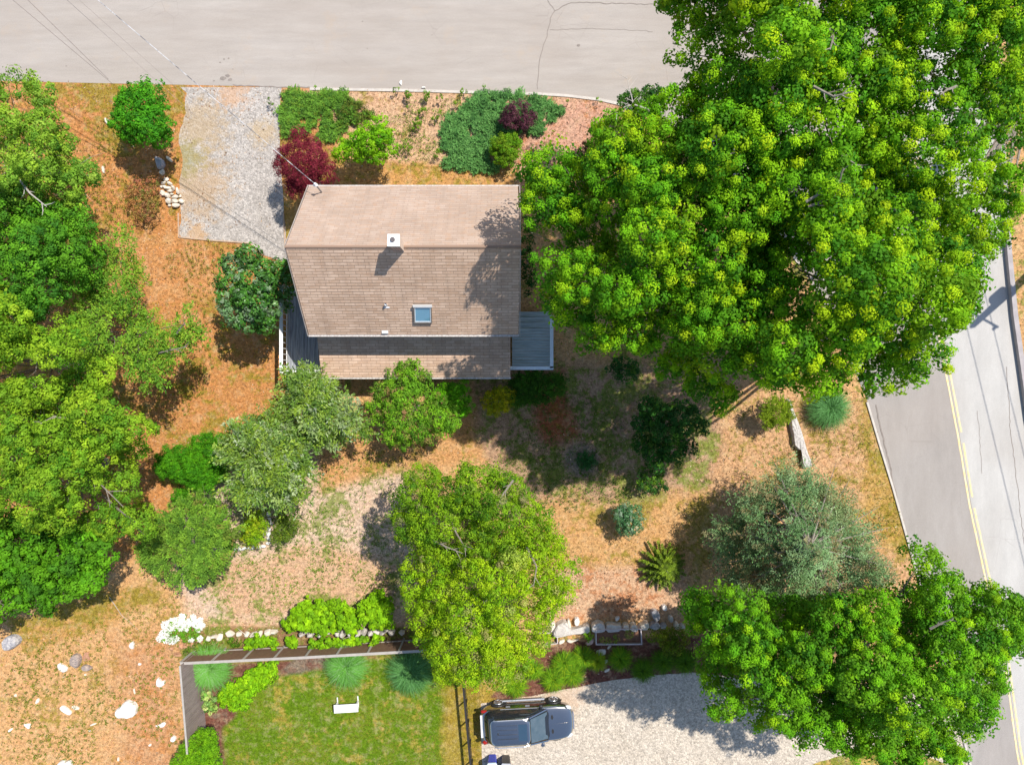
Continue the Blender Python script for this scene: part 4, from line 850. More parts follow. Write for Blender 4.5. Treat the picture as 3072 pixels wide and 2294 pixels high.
shrub('golden_shrub', 'small yellow leaved bush below the right end of the low roof', 'shrub', [(1450,1210),(1460,1170),(1490,1155),(1520,1150),(1550,1180),(1550,1215),(1520,1225),(1500,1245),(1465,1238)], .4, 1.2, .4, .15, 40, .07, .045, [(.55,.48,.012,4),(.34,.38,.012,3),(.16,.24,.01,2)], 214, tsp=1.0, group=GS)
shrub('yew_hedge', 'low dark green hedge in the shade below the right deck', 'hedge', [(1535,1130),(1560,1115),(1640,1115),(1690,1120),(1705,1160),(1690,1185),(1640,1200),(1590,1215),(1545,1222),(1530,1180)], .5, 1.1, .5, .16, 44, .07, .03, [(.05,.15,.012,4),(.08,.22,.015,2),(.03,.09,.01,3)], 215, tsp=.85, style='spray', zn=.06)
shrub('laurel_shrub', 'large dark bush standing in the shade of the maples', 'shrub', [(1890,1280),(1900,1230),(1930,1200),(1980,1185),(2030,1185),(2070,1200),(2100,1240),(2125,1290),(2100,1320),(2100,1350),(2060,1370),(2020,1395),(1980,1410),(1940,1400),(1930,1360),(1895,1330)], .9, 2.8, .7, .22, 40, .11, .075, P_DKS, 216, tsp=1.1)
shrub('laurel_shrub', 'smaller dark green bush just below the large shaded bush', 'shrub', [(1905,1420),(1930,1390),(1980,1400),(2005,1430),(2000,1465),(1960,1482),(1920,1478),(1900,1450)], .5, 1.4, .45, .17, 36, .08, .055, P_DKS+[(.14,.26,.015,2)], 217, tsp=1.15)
shrub('round_shrub', 'tiny dark round bush in a bare dirt ring under the maples', 'shrub', blob(1761,1381,27,26,10,.08,5), .2, .65, .28, .11, 40, .05, .03, [(.03,.13,.03,4),(.05,.18,.04,2)], 218, tsp=.9)
shrub('holly_shrub', 'compact glossy dark bush beside the centre tree', 'shrub', [(1838,1550),(1850,1520),(1880,1505),(1915,1520),(1935,1550),(1930,1580),(1900,1612),(1865,1605),(1845,1580)], .5, 1.5, .42, .16, 38, .08, .05, [(.05,.16,.05,4),(.12,.26,.10,3),(.30,.38,.28,.8)], 219, m=LEAF_GLOSS, tsp=1.0)
shrub('conifer_shrub', 'olive green bush at the head of the low stone wall', 'shrub', [(2283,1235),(2300,1200),(2335,1192),(2365,1205),(2372,1240),(2360,1270),(2330,1285),(2300,1275),(2285,1255)], .5, 1.6, .42, .17, 40, .08, .03, P_OLV, 220, style='spray', tsp=.7)
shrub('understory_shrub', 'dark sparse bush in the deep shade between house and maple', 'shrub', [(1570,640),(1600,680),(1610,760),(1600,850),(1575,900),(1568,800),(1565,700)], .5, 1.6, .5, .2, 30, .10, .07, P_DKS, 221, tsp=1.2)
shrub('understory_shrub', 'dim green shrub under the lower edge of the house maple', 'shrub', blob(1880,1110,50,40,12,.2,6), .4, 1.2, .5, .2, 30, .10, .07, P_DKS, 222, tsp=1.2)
shrub('lilac_shrub', 'dark leafy bush at the street edge under the dead branch', 'shrub', [(1860,290),(1880,265),(1920,262),(1960,265),(1985,250),(1990,290),(1960,310),(1950,340),(1900,340),(1862,320)], .8, 2.0, .5, .18, 36, .10, .065, P_DKS+[(.14,.28,.02,2)], 223, tsp=1.1)
shrub('understory_shrub', 'broad leafy green bush beside the path under the maple', 'shrub', [(1762,410),(1780,370),(1800,360),(1830,400),(1870,430),(1890,480),(1850,500),(1800,480),(1770,440)], .8, 2.2, .55, .2, 34, .12, .08, [(.10,.28,.01,4),(.16,.36,.012,2),(.05,.16,.01,3)], 224, tsp=1.1)
shrub('understory_shrub', 'small reddish bush in the shade where the pink bed narrows', 'shrub', blob(1775,445,38,24,10,.2,8), .3, .9, .35, .15, 30, .08, .05, [(.14,.03,.03,4),(.08,.03,.02,2),(.06,.12,.02,2)], 225, tsp=1.2)
shrub('azalea_shrub', 'rust brown and green shrub beside the stone pile', 'shrub', [(372,560),(390,530),(430,540),(460,530),(482,550),(475,600),(480,640),(450,665),(410,660),(380,630)], .3, 1.0, .42, .18, 26, .09, .05, [(.42,.17,.07,3),(.34,.14,.09,3),(.12,.20,.03,2),(.28,.24,.05,2)], 226, tsp=1.2, under=.3)
shrub('wild_shrub', 'small light green bush beneath the feathery tree at the left', 'shrub', blob(420,1530,60,40,12,.25,3), .4, 1.2, .5, .2, 30, .09, .05, P_SOFT3+[(.34,.22,.04,2)], 227, tsp=1.2)
shrub('golden_shrub', 'yellow green bush inside the corner of the bent stone edging', 'shrub', [(730,1560),(760,1530),(795,1530),(802,1570),(795,1610),(770,1635),(735,1630),(715,1600)], .4, 1.2, .42, .16, 36, .07, .045, [(.26,.42,.01,4),(.16,.34,.01,3),(.38,.40,.02,2)], 228, tsp=1.0, group=GS)
shrub('wild_shrub', 'olive green bush right of the bent stone edging', 'shrub', [(820,1560),(850,1530),(890,1540),(900,1575),(870,1620),(830,1640),(812,1610)], .4, 1.1, .42, .16, 34, .075, .045, [(.13,.22,.02,4),(.20,.28,.02,2),(.07,.12,.015,2)], 229, tsp=1.05, group=GS)
# radial star shaped conifer
def star_conifer(name, label, cx, cy, rad, h, pal, seed):
    x0, y0, _ = Wp(cx, cy, 0); o = thing(name, label, 'conifer', (x0, y0, 0)); rng = np.random.default_rng(seed); C, A, S = [], [], []
    for tier in range(6):
        z = h*(.15+.8*tier/6); rr = rad*(1-tier/6.6); nb = 15-tier
        for b in range(nb):
            a = 2*math.pi*(b+rng.uniform(-.12,.12)+tier*.5)/nb; L_ = rr*rng.uniform(.88,1.06); n = max(2, int(L_/.13))
            for i in range(n):
                t = (i+.6)/n; C.append((x0+math.cos(a)*L_*t, y0+math.sin(a)*L_*t, z+.25*t*L_-.25*L_*t*t)); A.append((math.cos(a), math.sin(a), .25)); S.append(.14*(1.2-.5*t))
    C, A, S = np.array(C), unit(np.array(A)), np.array(S); col = pick_cols(pal, len(C), .1, rng)
    V, c = tuft_leaves(C, A, S, 70, .08, .026, col, rng, 'spray', .16); V[:,:,2] = np.maximum(V[:,:,2], .02)
    quads_object('foliage', V, c, NEEDLE, o); mb = MB(); mb.tube([(x0,y0,-.02),(x0,y0,h)], [.07,.01], 8)
    obj('stem', mb, BARK, o); return o
star_conifer('young_conifer', 'star shaped olive green young conifer above the right stone wall', 1982, 1690, 1.3, 1.7, [(.15,.24,.012,4),(.22,.32,.014,3),(.09,.14,.01,2)], 31)

# fountain grasses and clumps
def grass_thing(name, label, cx, cy, rad, h, n, pal, seed, group=None, w=.022, **k):
    x0, y0, _ = Wp(cx, cy, 0); o = thing(name, label, 'ornamental grass', (x0, y0, 0), 0, group)
    V, c = fountain(x0, y0, rad, h, n, pal, seed, w, **k); quads_object('blade_tuft', V, c, LEAF, o)
    mb = MB(); mb.prism([(x0+.12*math.cos(t), y0+.12*math.sin(t)) for t in [i*.785 for i in range(8)]], -.01, .1, .3); obj('crown_base', mb, mat('thatch', (.25,.2,.08)), o); return o
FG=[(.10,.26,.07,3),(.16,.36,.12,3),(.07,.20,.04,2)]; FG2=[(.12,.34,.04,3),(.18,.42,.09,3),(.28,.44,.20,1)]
GG='fountain grasses along the rear fence'
grass_thing('fountain_grass', 'round blue green fountain grass near the left lane kerb', 2472, 1222, 1.22, 1.3, 2600, FG, 41)
grass_thing('fountain_grass', 'fountain grass in the fenced corner beside the grey plank fence', 642, 1990, 1.35, 1.2, 2400, FG2, 42, GG)
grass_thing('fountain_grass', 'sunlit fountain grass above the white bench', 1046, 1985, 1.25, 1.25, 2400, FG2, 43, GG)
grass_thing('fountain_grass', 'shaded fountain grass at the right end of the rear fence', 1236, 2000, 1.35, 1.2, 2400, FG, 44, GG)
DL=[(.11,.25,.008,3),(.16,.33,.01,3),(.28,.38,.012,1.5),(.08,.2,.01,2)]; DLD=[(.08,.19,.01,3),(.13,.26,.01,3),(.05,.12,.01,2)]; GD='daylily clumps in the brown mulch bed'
for i, (x, y, r_, pal, lb) in enumerate([(1658,2030,.76,DL,'large daylily clump lowest left in the mulch bed'),(1690,1982,.74,DL,'upright daylily clump above the large ones in the mulch bed'),(1715,2012,.76,DL,'large daylily clump right of the lowest clump nearest the car'),
        (1748,1965,.70,DL,'daylily clump left of the white stepping stone'),(1790,1975,.55,[(.28,.36,.012,3),(.16,.3,.01,2)],'yellowing daylily clump touching the white stepping stone'),(1857,1968,.72,DL,'daylily clump right of the stepping stones'),
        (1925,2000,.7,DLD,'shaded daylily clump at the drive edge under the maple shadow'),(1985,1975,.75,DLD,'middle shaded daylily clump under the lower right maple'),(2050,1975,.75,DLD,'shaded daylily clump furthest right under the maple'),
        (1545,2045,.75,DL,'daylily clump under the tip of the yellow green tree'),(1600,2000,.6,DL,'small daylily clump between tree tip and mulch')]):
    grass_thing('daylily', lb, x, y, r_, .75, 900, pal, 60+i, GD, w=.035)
shrub('barberry_hedge', 'dark olive bush right of the raised bed against the stone wall', 'shrub', [(1935,1890),(1990,1880),(2060,1885),(2080,1930),(2050,1950),(2000,1960),(1960,1930),(1930,1915)], .5, 1.2, .42, .17, 34, .08, .05, [(.11,.18,.01,4),(.18,.22,.012,2),(.06,.1,.01,2)], 251, tsp=1.05)
# tiny plants along the street kerb
GK='small round plants along the kerb'
for i, (x, y, r_, lb) in enumerate([(1185,272,10,'leftmost small round plant touching the kerb'),(1222,281,17,'biggest of the small kerb plants'),(1277,283,14,'small kerb plant right of the biggest one'),(1320,291,13,'fourth small kerb plant from the left'),(1387,274,8,'tiny kerb plant near the blue green ground cover'),
        (1448,262,7,'tiny sprig growing over the kerb above the ground cover'),(940,262,9,'tiny sprig at the kerb above the left ground cover'),(1368,308,9,'tiny plant below the kerb row'),(1225,320,10,'small plant in the sandy front bed below the biggest one'),(1268,330,14,'loose low plant in the middle of the front bed'),
        (1310,345,12,'low plant at the left edge of the blue green ground cover'),(1250,370,18,'pair of low bright plants in the sandy front bed'),(1793,306,10,'small plant in the pink bed near the kerb end'),(1700,306,9,'small plant right of the ground cover by the kerb'),(1307,460,12,'dark little plant below the front bed weeds'),(1218,440,15,'low green plant beside the lime shrub'),(812,304,8,'tiny plant at the right rim of the grey gravel')]):
    shrub('kerb_plant', lb, 'plant', blob(x, y, r_, r_*.9, 8, .15, i), .12, .35+r_*.014, .22, .11, 34, .07, .045, [(.14,.30,.015,3),(.20,.36,.02,2),(.08,.16,.01,2)], 300+i, group=GK, nl=2, trunk=.015, zn=.03, under=.3, under_drop=.15)

# ground covers: nobody could count these
def cover(name, label, poly, z0, z1, md, tr, K, ll, lw, pal, seed, m=LEAF, **kw):
    kw.setdefault('under', .3); kw.setdefault('under_drop', .15); kw.setdefault('zn', .04)
    V, c, M, cen = crown_data(poly, z0, z1, md, tr, K, ll, lw, pal, seed, **kw); o = quads_object(name, V, c, m); return tag(o, label, kind='stuff')
cover('ground_cover', 'green creeping juniper beside the grey gravel', [(840,280),(860,273),(1045,275),(1050,300),(1100,320),(1110,350),(1050,370),(1030,400),(990,430),(960,425),(900,400),(880,400),(848,410),(838,340)], .03, .16, .36, .14, 34, .08, .032, P_JUN, 401, style='spray', tsp=.66, gap=.12, zn=.04, flat=.45)
cover('ground_cover', 'sparse olive weeds between the juniper and the lime shrub', [(1040,290),(1100,310),(1150,350),(1130,370),(1050,380),(1010,380),(990,340)], .06, .25, .4, .15, 20, .08, .04, [(.13,.16,.02,3),(.07,.09,.02,3),(.2,.24,.03,1)], 402, gap=.3, tsp=1.3)
cover('ground_cover', 'blue green creeping juniper in the front bed', [(1420,285),(1470,276),(1600,280),(1650,300),(1690,330),(1700,345),(1650,370),(1640,400),(1600,410),(1570,400),(1530,420),(1510,500),(1480,515),(1420,512),(1380,508),(1330,500),(1325,440),(1320,390),(1350,350),(1390,320)], .03, .17, .36, .14, 36, .08, .032, P_JUNB, 403, style='spray', tsp=.64, gap=.08, zn=.04, flat=.45)
cover('ivy', 'lime green leafy vine sprawling over the low stone wall by the fence', [(870,1850),(900,1800),(930,1790),(980,1800),(1020,1790),(1060,1820),(1100,1790),(1140,1775),(1175,1790),(1180,1830),(1190,1880),(1150,1888),(1100,1884),(1060,1890),(1000,1892),(960,1890),(900,1890),(830,1890)], .5, 1.0, .5, .20, 34, .15, .13, P_IVY, 404, tsp=1.05, zn=.16, gap=.05)
cover('ivy', 'lime green vine growing between the low stone wall and the fence', [(720,1925),(780,1905),(860,1905),(900,1912),(1000,1912),(1090,1910),(1150,1915),(1140,1930),(1040,1935),(960,1945),(880,1950),(750,1945)], .2, .6, .45, .18, 30, .14, .12, P_IVY, 414, tsp=1.1, gap=.12)
cover('ivy', 'green weeds between the white flowers and the fence', [(560,1930),(640,1915),(740,1910),(800,1930),(720,1950),(640,1955),(560,1965)], .08, .3, .4, .16, 24, .10, .07, [(.10,.22,.01,3),(.22,.24,.03,2),(.06,.13,.01,2)], 405, gap=.15)
cover('flower_bed', 'bright lime leafy ground cover in the fenced corner', [(650,2070),(700,2040),(760,2000),(830,1985),(840,2010),(800,2060),(760,2080),(745,2120),(710,2130),(665,2115),(655,2090)], .2, .5, .42, .17, 44, .09, .075, [(.20,.44,.008,4),(.30,.52,.01,3),(.12,.30,.01,2)], 406, tsp=.95)
shrub('hosta', 'variegated cream and green hosta beside the plank fence', 'plant', [(602,2085),(615,2070),(640,2075),(655,2100),(660,2125),(640,2145),(620,2130),(603,2110)], .15, .5, .3, .16, 30, .12, .08, [(.55,.60,.22,3),(.30,.45,.08,3),(.10,.30,.05,2)], 260, nl=3, trunk=.02)
shrub('arborvitae_shrub', 'smooth lime green clipped bush at the bottom end of the plank fence', 'shrub', [(508,2300),(540,2240),(580,2205),(615,2182),(650,2200),(662,2240),(664,2300),(650,2400),(520,2400)], .9, 2.0, .5, .15, 50, .055, .035, [(.15,.36,.008,4),(.22,.44,.01,3),(.08,.22,.008,2)], 261, zn=.05, tsp=.85, rag=3)
# leggy weeds around the white flowers and the wall foot
cover('weeds', 'scattered green weeds on the sandy clearing', [(590,1700),(760,1560),(900,1420),(1100,1340),(1180,1400),(1160,1600),(1200,1800),(1000,1800),(700,1860),(600,1800)], .01, .05, .9, .13, 10, .07, .045, [(.14,.28,.02,3),(.22,.32,.03,2),(.08,.16,.015,2)], 407, gap=.2, tsp=2.2, flat=.02, under=0)
cover('weeds', 'scattered dark green weeds on the shaded ground', [(1480,1300),(1700,1150),(1850,1180),(1880,1400),(1900,1500),(1700,1540),(1500,1480)], .01, .05, .9, .13, 10, .07, .045, [(.07,.16,.02,3),(.12,.20,.02,2)], 408, gap=.1, tsp=2.0, flat=.02, under=0)
cover('weeds', 'green and yellow weeds on the meadow at the right', [(2180,1330),(2420,1300),(2560,1180),(2640,1380),(2740,1650),(2560,1560),(2400,1400),(2200,1480)], .01, .05, .9, .12, 8, .07, .04, [(.18,.26,.015,3),(.26,.24,.02,2)], 409, gap=.25, tsp=2.3, flat=.02, under=0)
cover('weeds', 'small green weeds in the sandy front bed', [(1160,300),(1380,290),(1340,360),(1320,480),(1180,500),(1190,400),(1140,340)], .01, .05, .8, .11, 10, .06, .04, [(.14,.26,.02,3),(.2,.28,.03,2)], 410, gap=.1, tsp=2.0, flat=.02, under=0)
cover('weeds', 'olive green tufts dotted over the lower left meadow', [(0,1980),(200,1900),(420,1800),(560,1760),(540,1990),(560,2290),(0,2290)], .01, .07, 1.5, .13, 12, .08, .04, [(.17,.22,.02,3),(.25,.26,.03,2),(.12,.20,.015,2)], 411, gap=.2, tsp=2.6, flat=.02, under=0)
cover('weeds', 'olive green tufts on the orange ground left of the house', [(190,500),(330,300),(520,700),(800,760),(640,900),(640,1200),(480,1290),(440,1150),(560,900),(420,760),(260,640)], .01, .08, 1.3, .13, 12, .08, .04, [(.17,.22,.02,3),(.28,.26,.03,2),(.12,.20,.015,1)], 412, gap=.25, tsp=2.4, flat=.02, under=0)
# dry grass blades over the whole meadow
def dry_grass():
    rng = np.random.default_rng(77); n = 120000; X = rng.uniform(-100, 3170, n); Y = rng.uniform(240, 2400, n)
    bad = np.zeros(n, bool)
    for poly in ([(835,550),(1570,550),(1570,1140),(835,1140)], dr2, dr, [(590,2000),(1430,1990),(1430,2400),(590,2400)], street_edge+left_edge+[(3800,4500),(3800,-4000),(-4000,-4000)], [(1540,2000),(2150,1930),(2250,2030),(1700,2090)]): bad |= in_poly(X, Y, poly)
    bad &= ~in_poly(X, Y, [(p[0]+20, p[1]) for p in right_edge[2:]]+[(4000,4500),(4000,-700)])
    X, Y = X[~bad], Y[~bad]; n = len(X); P = np.stack([(X-1536)*H/F, -(Y-1147)*H/F, np.full(n, .005)], 1)
    a = rng.uniform(0, 6.283, n); el = rng.uniform(.15, .9, n); D = np.stack([np.cos(a)*np.cos(el), np.sin(a)*np.cos(el), np.sin(el)], 1)
    Nn = unit(np.cross(D, np.stack([-np.sin(a), np.cos(a), np.zeros(n)], 1))*-1)
    ix = np.clip(np.searchsorted(GX, P[:,0]), 0, len(GX)-1); iy = np.clip(np.searchsorted(GY, P[:,1]), 0, len(GY)-1)
    t = (vnoise(X, Y, 70, 9)*.6+rng.random(n)*.4)[:,None] > .62
    col = np.where(t, B[iy, ix], A[iy, ix]*1.05)*np.exp(rng.normal(0, .28, (n,1)))
    V = leaves(P, D, Nn, rng.uniform(.05, .14, n), rng.uniform(.015, .035, n)); o = quads_object('grass', V, np.clip(col, 0, .8), LEAF); tag(o, 'short dry grass blades on the meadow', kind='stuff')
    n = 60000; X = rng.uniform(655, 1440, n); Y = rng.uniform(1995, 2310, n); k = in_poly(X, Y, [(720,2060),(850,2005),(1000,2000),(1440,2000),(1440,2310),(655,2310),(670,2180)]); X, Y = X[k], Y[k]; n = len(X)
    P = np.stack([(X-1536)*H/F, -(Y-1147)*H/F, np.full(n, .004)], 1); a = rng.uniform(0, 6.283, n); el = rng.uniform(.5, 1.3, n); D = np.stack([np.cos(a)*np.cos(el), np.sin(a)*np.cos(el), np.sin(el)], 1)
    Nn = unit(np.cross(D, np.stack([-np.sin(a), np.cos(a), np.zeros(n)], 1))*-1); ix = np.searchsorted(GX, P[:,0]); iy = np.searchsorted(GY, P[:,1])
    t = vnoise(X, Y, 60, 21)[:,None] > .56; col = np.where(t, B[iy, ix], A[iy, ix]*1.1)*np.exp(rng.normal(0, .18, (n,1)))
    tag(quads_object('lawn_grass', leaves(P, D, Nn, rng.uniform(.03, .06, n), rng.uniform(.01, .02, n)), col, LEAF), 'mown lawn grass around the bench', kind='stuff')
dry_grass()

def litter():
    rng = np.random.default_rng(99); n = 26000; X = rng.uniform(0, 2900, n); Y = rng.uniform(240, 2294, n); d = vnoise(X, Y, 120, 41)
    bad = d < .5
    for poly in ([(835,550),(1570,550),(1570,1140),(835,1140)], dr2, [(590,2000),(1430,1990),(1430,2400),(590,2400)], street_edge+left_edge+[(3800,4500),(3800,-4000),(-4000,-4000)]): bad |= in_poly(X, Y, poly)
    k = ~bad; X, Y = X[k], Y[k]; n = len(X); P = np.stack([(X-1536)*H/F, -(Y-1147)*H/F, np.full(n, .02)], 1)
    a = rng.uniform(0, 6.283, n); D = np.stack([np.cos(a), np.sin(a), rng.uniform(-.1, .3, n)], 1); D = unit(D); Nn = unit(np.array([0,0,1.0])+rng.normal(0,.35,(n,3))); Nn = unit(Nn-D*(Nn*D).sum(1,keepdims=True))
    c = pick_cols([(.24,.12,.06,3),(.38,.22,.11,3),(.6,.48,.34,3),(.12,.07,.04,1.5)], n, .15, rng)
    V = leaves(P, D, Nn, rng.uniform(.05,.13,n), rng.uniform(.02,.07,n)); V[:,:,2] = np.maximum(V[:,:,2], .012)
    tag(quads_object('leaf_litter', V, c, LEAF), 'fallen brown leaves and twigs scattered over the dry ground', kind='stuff')
litter()

# ------------------------------------------------------------------ car
def car():
    c = thing('suv', 'dark grey station wagon style car with roof rails on the cream gravel', 'car', (*Wp(1582, 2166, .7)[:2], 0), math.radians(3.2))
    PAINT_ = mat('car_paint', (.40,.395,.39), (.38,.375,.37), 1, .14, metal=.97, coat=.5, spec=.6)
    BLK = mat('black_trim', (.018,.018,.02), (.03,.03,.03), 5, .5); GL = mat('car_glass', (.012,.015,.018), (.02,.022,.025), 1, .04, spec=.9)
    SIL = mat('silver_trim', (.62,.62,.63), (.5,.5,.52), 4, .25, metal=.8)
    # lower body: stations along x, half width, top z
    st = [(-2.38,.46,.50,.84),(-2.33,.68,.38,.94),(-2.18,.84,.30,1.02),(-1.9,.93,.27,1.05),(-1.2,.945,.26,1.06),(0,.945,.26,1.05),(.9,.94,.26,1.03),(1.3,.935,.27,1.00),(1.8,.91,.28,.95),(2.1,.82,.30,.90),(2.28,.66,.36,.83),(2.38,.42,.45,.74)]
    mb = MB(); rings = []
    for x, w, zb, zt in st:
        h = zt-zb; half = [(w*.86, zb), (w*.97, zb+h*.15), (w, zb+h*.45), (w*.985, zb+h*.75), (w*.93, zt-.04), (w*.82, zt), (w*.4, zt+.035)]
        rings.append([(x, y, z) for y, z in half]+[(x, 0, zt+.045)]+[(x, -y, z) for y, z in half[::-1]])
    n = len(rings[0]); vs = [v for r in rings for v in r]; fs = []
    for i in range(len(rings)-1):
        for k in range(n): fs.append((i*n+k, (i+1)*n+k, (i+1)*n+(k+1)%n, i*n+(k+1)%n))
    fs += [tuple(range(n)), tuple((len(rings)-1)*n+k for k in range(n))[::-1]]
    mb.add(vs, fs); body = obj('body', mb, PAINT_, c, True, True)
    md = body.modifiers.new('sub', 'SUBSURF'); md.levels = 2; md.render_levels = 2
    # greenhouse (glass) with rounded plan
    def plan(x0, x1, w, z, r):
        out = []
        for sx, sy, a0 in ((1,1,0),(-1,1,90),(-1,-1,180),(1,-1,270)):
            for k in range(5):
                a = math.radians(a0+k*22.5); cx = x1-r if sx > 0 else x0+r; cy = (w-r)*sy; out.append((cx+math.cos(a)*r, cy+math.sin(a)*r, z))
        return out
    mb = MB(); a = plan(-2.22, 1.14, .86, 1.03, .42); b = plan(-2.08, .72, .81, 1.25, .38); d = plan(-1.80, .10, .68, 1.62, .30); n = 20
    mb.add(a+b+d, [(i, (i+1)%n, n+(i+1)%n, n+i) for i in range(n)]+[(n+i, n+(i+1)%n, 2*n+(i+1)%n, 2*n+i) for i in range(n)]+[tuple(range(2*n, 3*n))])
    obj('side_window', mb, GL, c, True, True)
    mb = MB(); a = plan(-1.88, .14, .70, 1.615, .32); b = plan(-1.84, .10, .67, 1.665, .30); d = plan(-1.72, .0, .56, 1.70, .26)
    mb.add(a+b+d, [(i, (i+1)%n, n+(i+1)%n, n+i) for i in range(n)]+[(n+i, n+(i+1)%n, 2*n+(i+1)%n, 2*n+i) for i in range(n)]+[tuple(range(2*n, 3*n))])
    roof = obj('roof', mb, PAINT_, c, True, True)
    mb = MB()
    for y in (-.34, -.12, .12, .34): mb.box((-1.55, y-.05, 1.695), (-.52, y+.05, 1.735))
    r_ = obj('roof_rib', mb, PAINT_, roof, False, True)
    mb = MB(); mb.tube([(-1.50,.0,1.70),(-1.50,.0,1.74)], .03, 10); r_ = obj('antenna', mb, BLK, roof, False, True)
    mb = MB(); mb.box((-.46, -.42, 1.69), (-.03, .42, 1.714)); obj('sunroof', mb, mat('tinted_glass', (.03,.06,.10), (.035,.07,.11), 1, .08, spec=.8), c, False, True)
    # pillars
    for s in (-1, 1):
        mb = MB(); mb.bar((1.02, s*.80, 1.05), (.10, s*.66, 1.625), .07, .03); obj('pillar', mb, PAINT_, c, False, True)
        mb = MB(); mb.tube([(-1.7, s*.655, 1.70), (-1.5, s*.68, 1.76), (-.2, s*.68, 1.75), (.02, s*.65, 1.69)], .028, 8); obj('roof_rail', mb, SIL, c, False, True)
        mb = MB(); mb.tube([(-1.35, s*.915, 1.065), (.55, s*.905, 1.06)], .018, 6); obj('window_trim', mb, SIL, c, False, True)
        mb = MB(); mb.tube([(-1.25, s*1.0, .33), (.95, s*1.0, .33)], [.07,.07], 8); obj('side_step', mb, SIL, c, False, True)
        for x in (-.95, .05): mb = MB(); mb.box((x-.11, s*.945-.02, .86), (x+.11, s*.945+.03*s+.02, .90)); obj('door_handle', mb, SIL, c, False, True)
        mb = MB(); mb.hull((.74, s*.97, 1.10), (.11, .14, .085), 5+int(s)); mb.bar((.74, s*.84, 1.06), (.74, s*.95, 1.08), .06, .05); obj('side_mirror', mb, BLK if s > 0 else PAINT_, c, False, True)
        mb = MB(); mb.hull((2.10, s*.70, .80), (.20, .13, .09), 15+s); obj('headlight', mb, mat('lamp_glass', (.75,.77,.78), (.6,.62,.65), 6, .1, spec=.8), c, False, True)
        mb = MB(); mb.hull((-2.19, s*.80, .90), (.16, .10, .13), 25+s); obj('taillight', mb, mat('red_lamp', (.35,.02,.015), (.28,.015,.01), 6, .15), c, False, True)
        mb = MB(); mb.prism([(1.28+.06*math.cos(t), s*.36+.12*math.sin(t)) for t in [i*.628 for i in range(10)]], 1.0, 1.045); obj('bonnet_vent', mb, BLK, c, False, True)
        for x in (-1.45, 1.42):
            w = thing('wheel', None, None, (x, s*.86, .37)); w.parent = c
            mb = MB(); yy = [-.11, -.12, 0, .12, .11]; mb.tube([(0, y, 0) for y in (-.12,-.09,.09,.12)], [.31,.36,.36,.31], 24); obj('tyre', mb, mat('tyre_rubber', (.02,.02,.02), (.035,.035,.035), 9, .8), w, False, True)
            mb = MB(); y0 = .125*s; 
            for k in range(6):
                a = k*math.pi/3; mb.bar((0, y0, 0), (math.cos(a)*.23, y0, math.sin(a)*.23), .05, .03) if abs(math.sin(a)) < .99 else None
                mb.tube([(0, y0, 0), (math.cos(a)*.23, y0, math.sin(a)*.23)], .028, 6)
            mb.tube([(math.cos(t)*.235, y0, math.sin(t)*.235) for t in [i*2*math.pi/24 for i in range(25)]], .025, 6)
            mb.tube([(0, y0-.01, 0), (0, y0+.02, 0)], .06, 12); obj('rim', mb, SIL, w, False, True)
            mb = MB(); mb.tube([(x+math.cos(t)*.40, s*.945, .37+math.sin(t)*.40) for t in [i*math.pi/14 for i in range(15)]], .035, 6); obj('wheel_arch', mb, BLK, c, False, True)
    mb = MB(); mb.box((-2.40, -.52, .90), (-2.30, .62, .98)); obj('rear_bumper', mb, mat('pale_strip', (.75,.75,.75), (.6,.6,.6), 4, .3), c, False, True)
    mb = MB(); mb.box((2.36, -.45, .55), (2.41, .45, .72))
    for y in (-.3, -.1, .1, .3): mb.box((2.40, y-.03, .56), (2.425, y+.03, .71))
    obj('grille', mb, SIL, c, False, True)
    mb = MB(); mb.bar((.98, -.75, 1.06), (.99, .75, 1.06), .14, .02); mb.bar((.93,-.5,1.09),(.80,.05,1.19),.02,.015); mb.bar((.93,.1,1.09),(.80,.6,1.18),.02,.015); obj('wiper', mb, BLK, c, False, True)
    mb = MB(); mb.bar((1.25, 0, 1.035), (2.1, 0, .965), .02, .012); obj('bonnet_crease', mb, PAINT_, c, False, True)
    mb = MB(); mb.add([(1.03,-.68,1.075),(1.03,.68,1.075),(.16,.60,1.622),(.16,-.60,1.622),(1.05,-.68,1.06),(1.05,.68,1.06)], [(0,1,2,3),(1,0,4,5)]); obj('windscreen', mb, mat('windscreen_glass', (.05,.08,.10), (.09,.12,.14), 3, .06, spec=1.0), c, False, True)
car()
# wheeled bins
def bin_(name, label, px_, py_, body, lid, ang):
    o = thing(name, label, 'bin', (*Wp(px_, py_, 0)[:2], 0), ang)
    mb = MB(); a = [(-.24,-.28),(.24,-.28),(.24,.22),(.18,.30),(-.18,.30),(-.24,.22)]; vs = [(x*.85, y*.85, .06) for x, y in a]+[(x*1.05, y*1.05, 1.0) for x, y in a]; n = 6
    mb.add(vs, [tuple(range(n))[::-1], tuple(range(n, 2*n))]+[(i, (i+1)%n, n+(i+1)%n, n+i) for i in range(n)]); obj('body', mb, body, o, False, True)
    mb = MB(); q = [(x*1.14, y*1.14) for x, y in a]; mb.prism(q, 1.004, 1.07, .05); mb.prism([(x*.8, y*.8) for x, y in a], 1.068, 1.10, .1); obj('lid', mb, lid, o, False, True)
    mb = MB(); mb.tube([(-.2,-.36,.98),(.2,-.36,.98)], .018, 8); obj('handle', mb, mat('bin_handle', (.05,.05,.05)), o, False, True)
    for s in (-1, 1): mb = MB(); mb.tube([(s*.20,-.28,.12),(s*.27,-.28,.12)], .12, 14); obj('wheel', mb, mat('bin_wheel', (.02,.02,.02)), o, False, True)
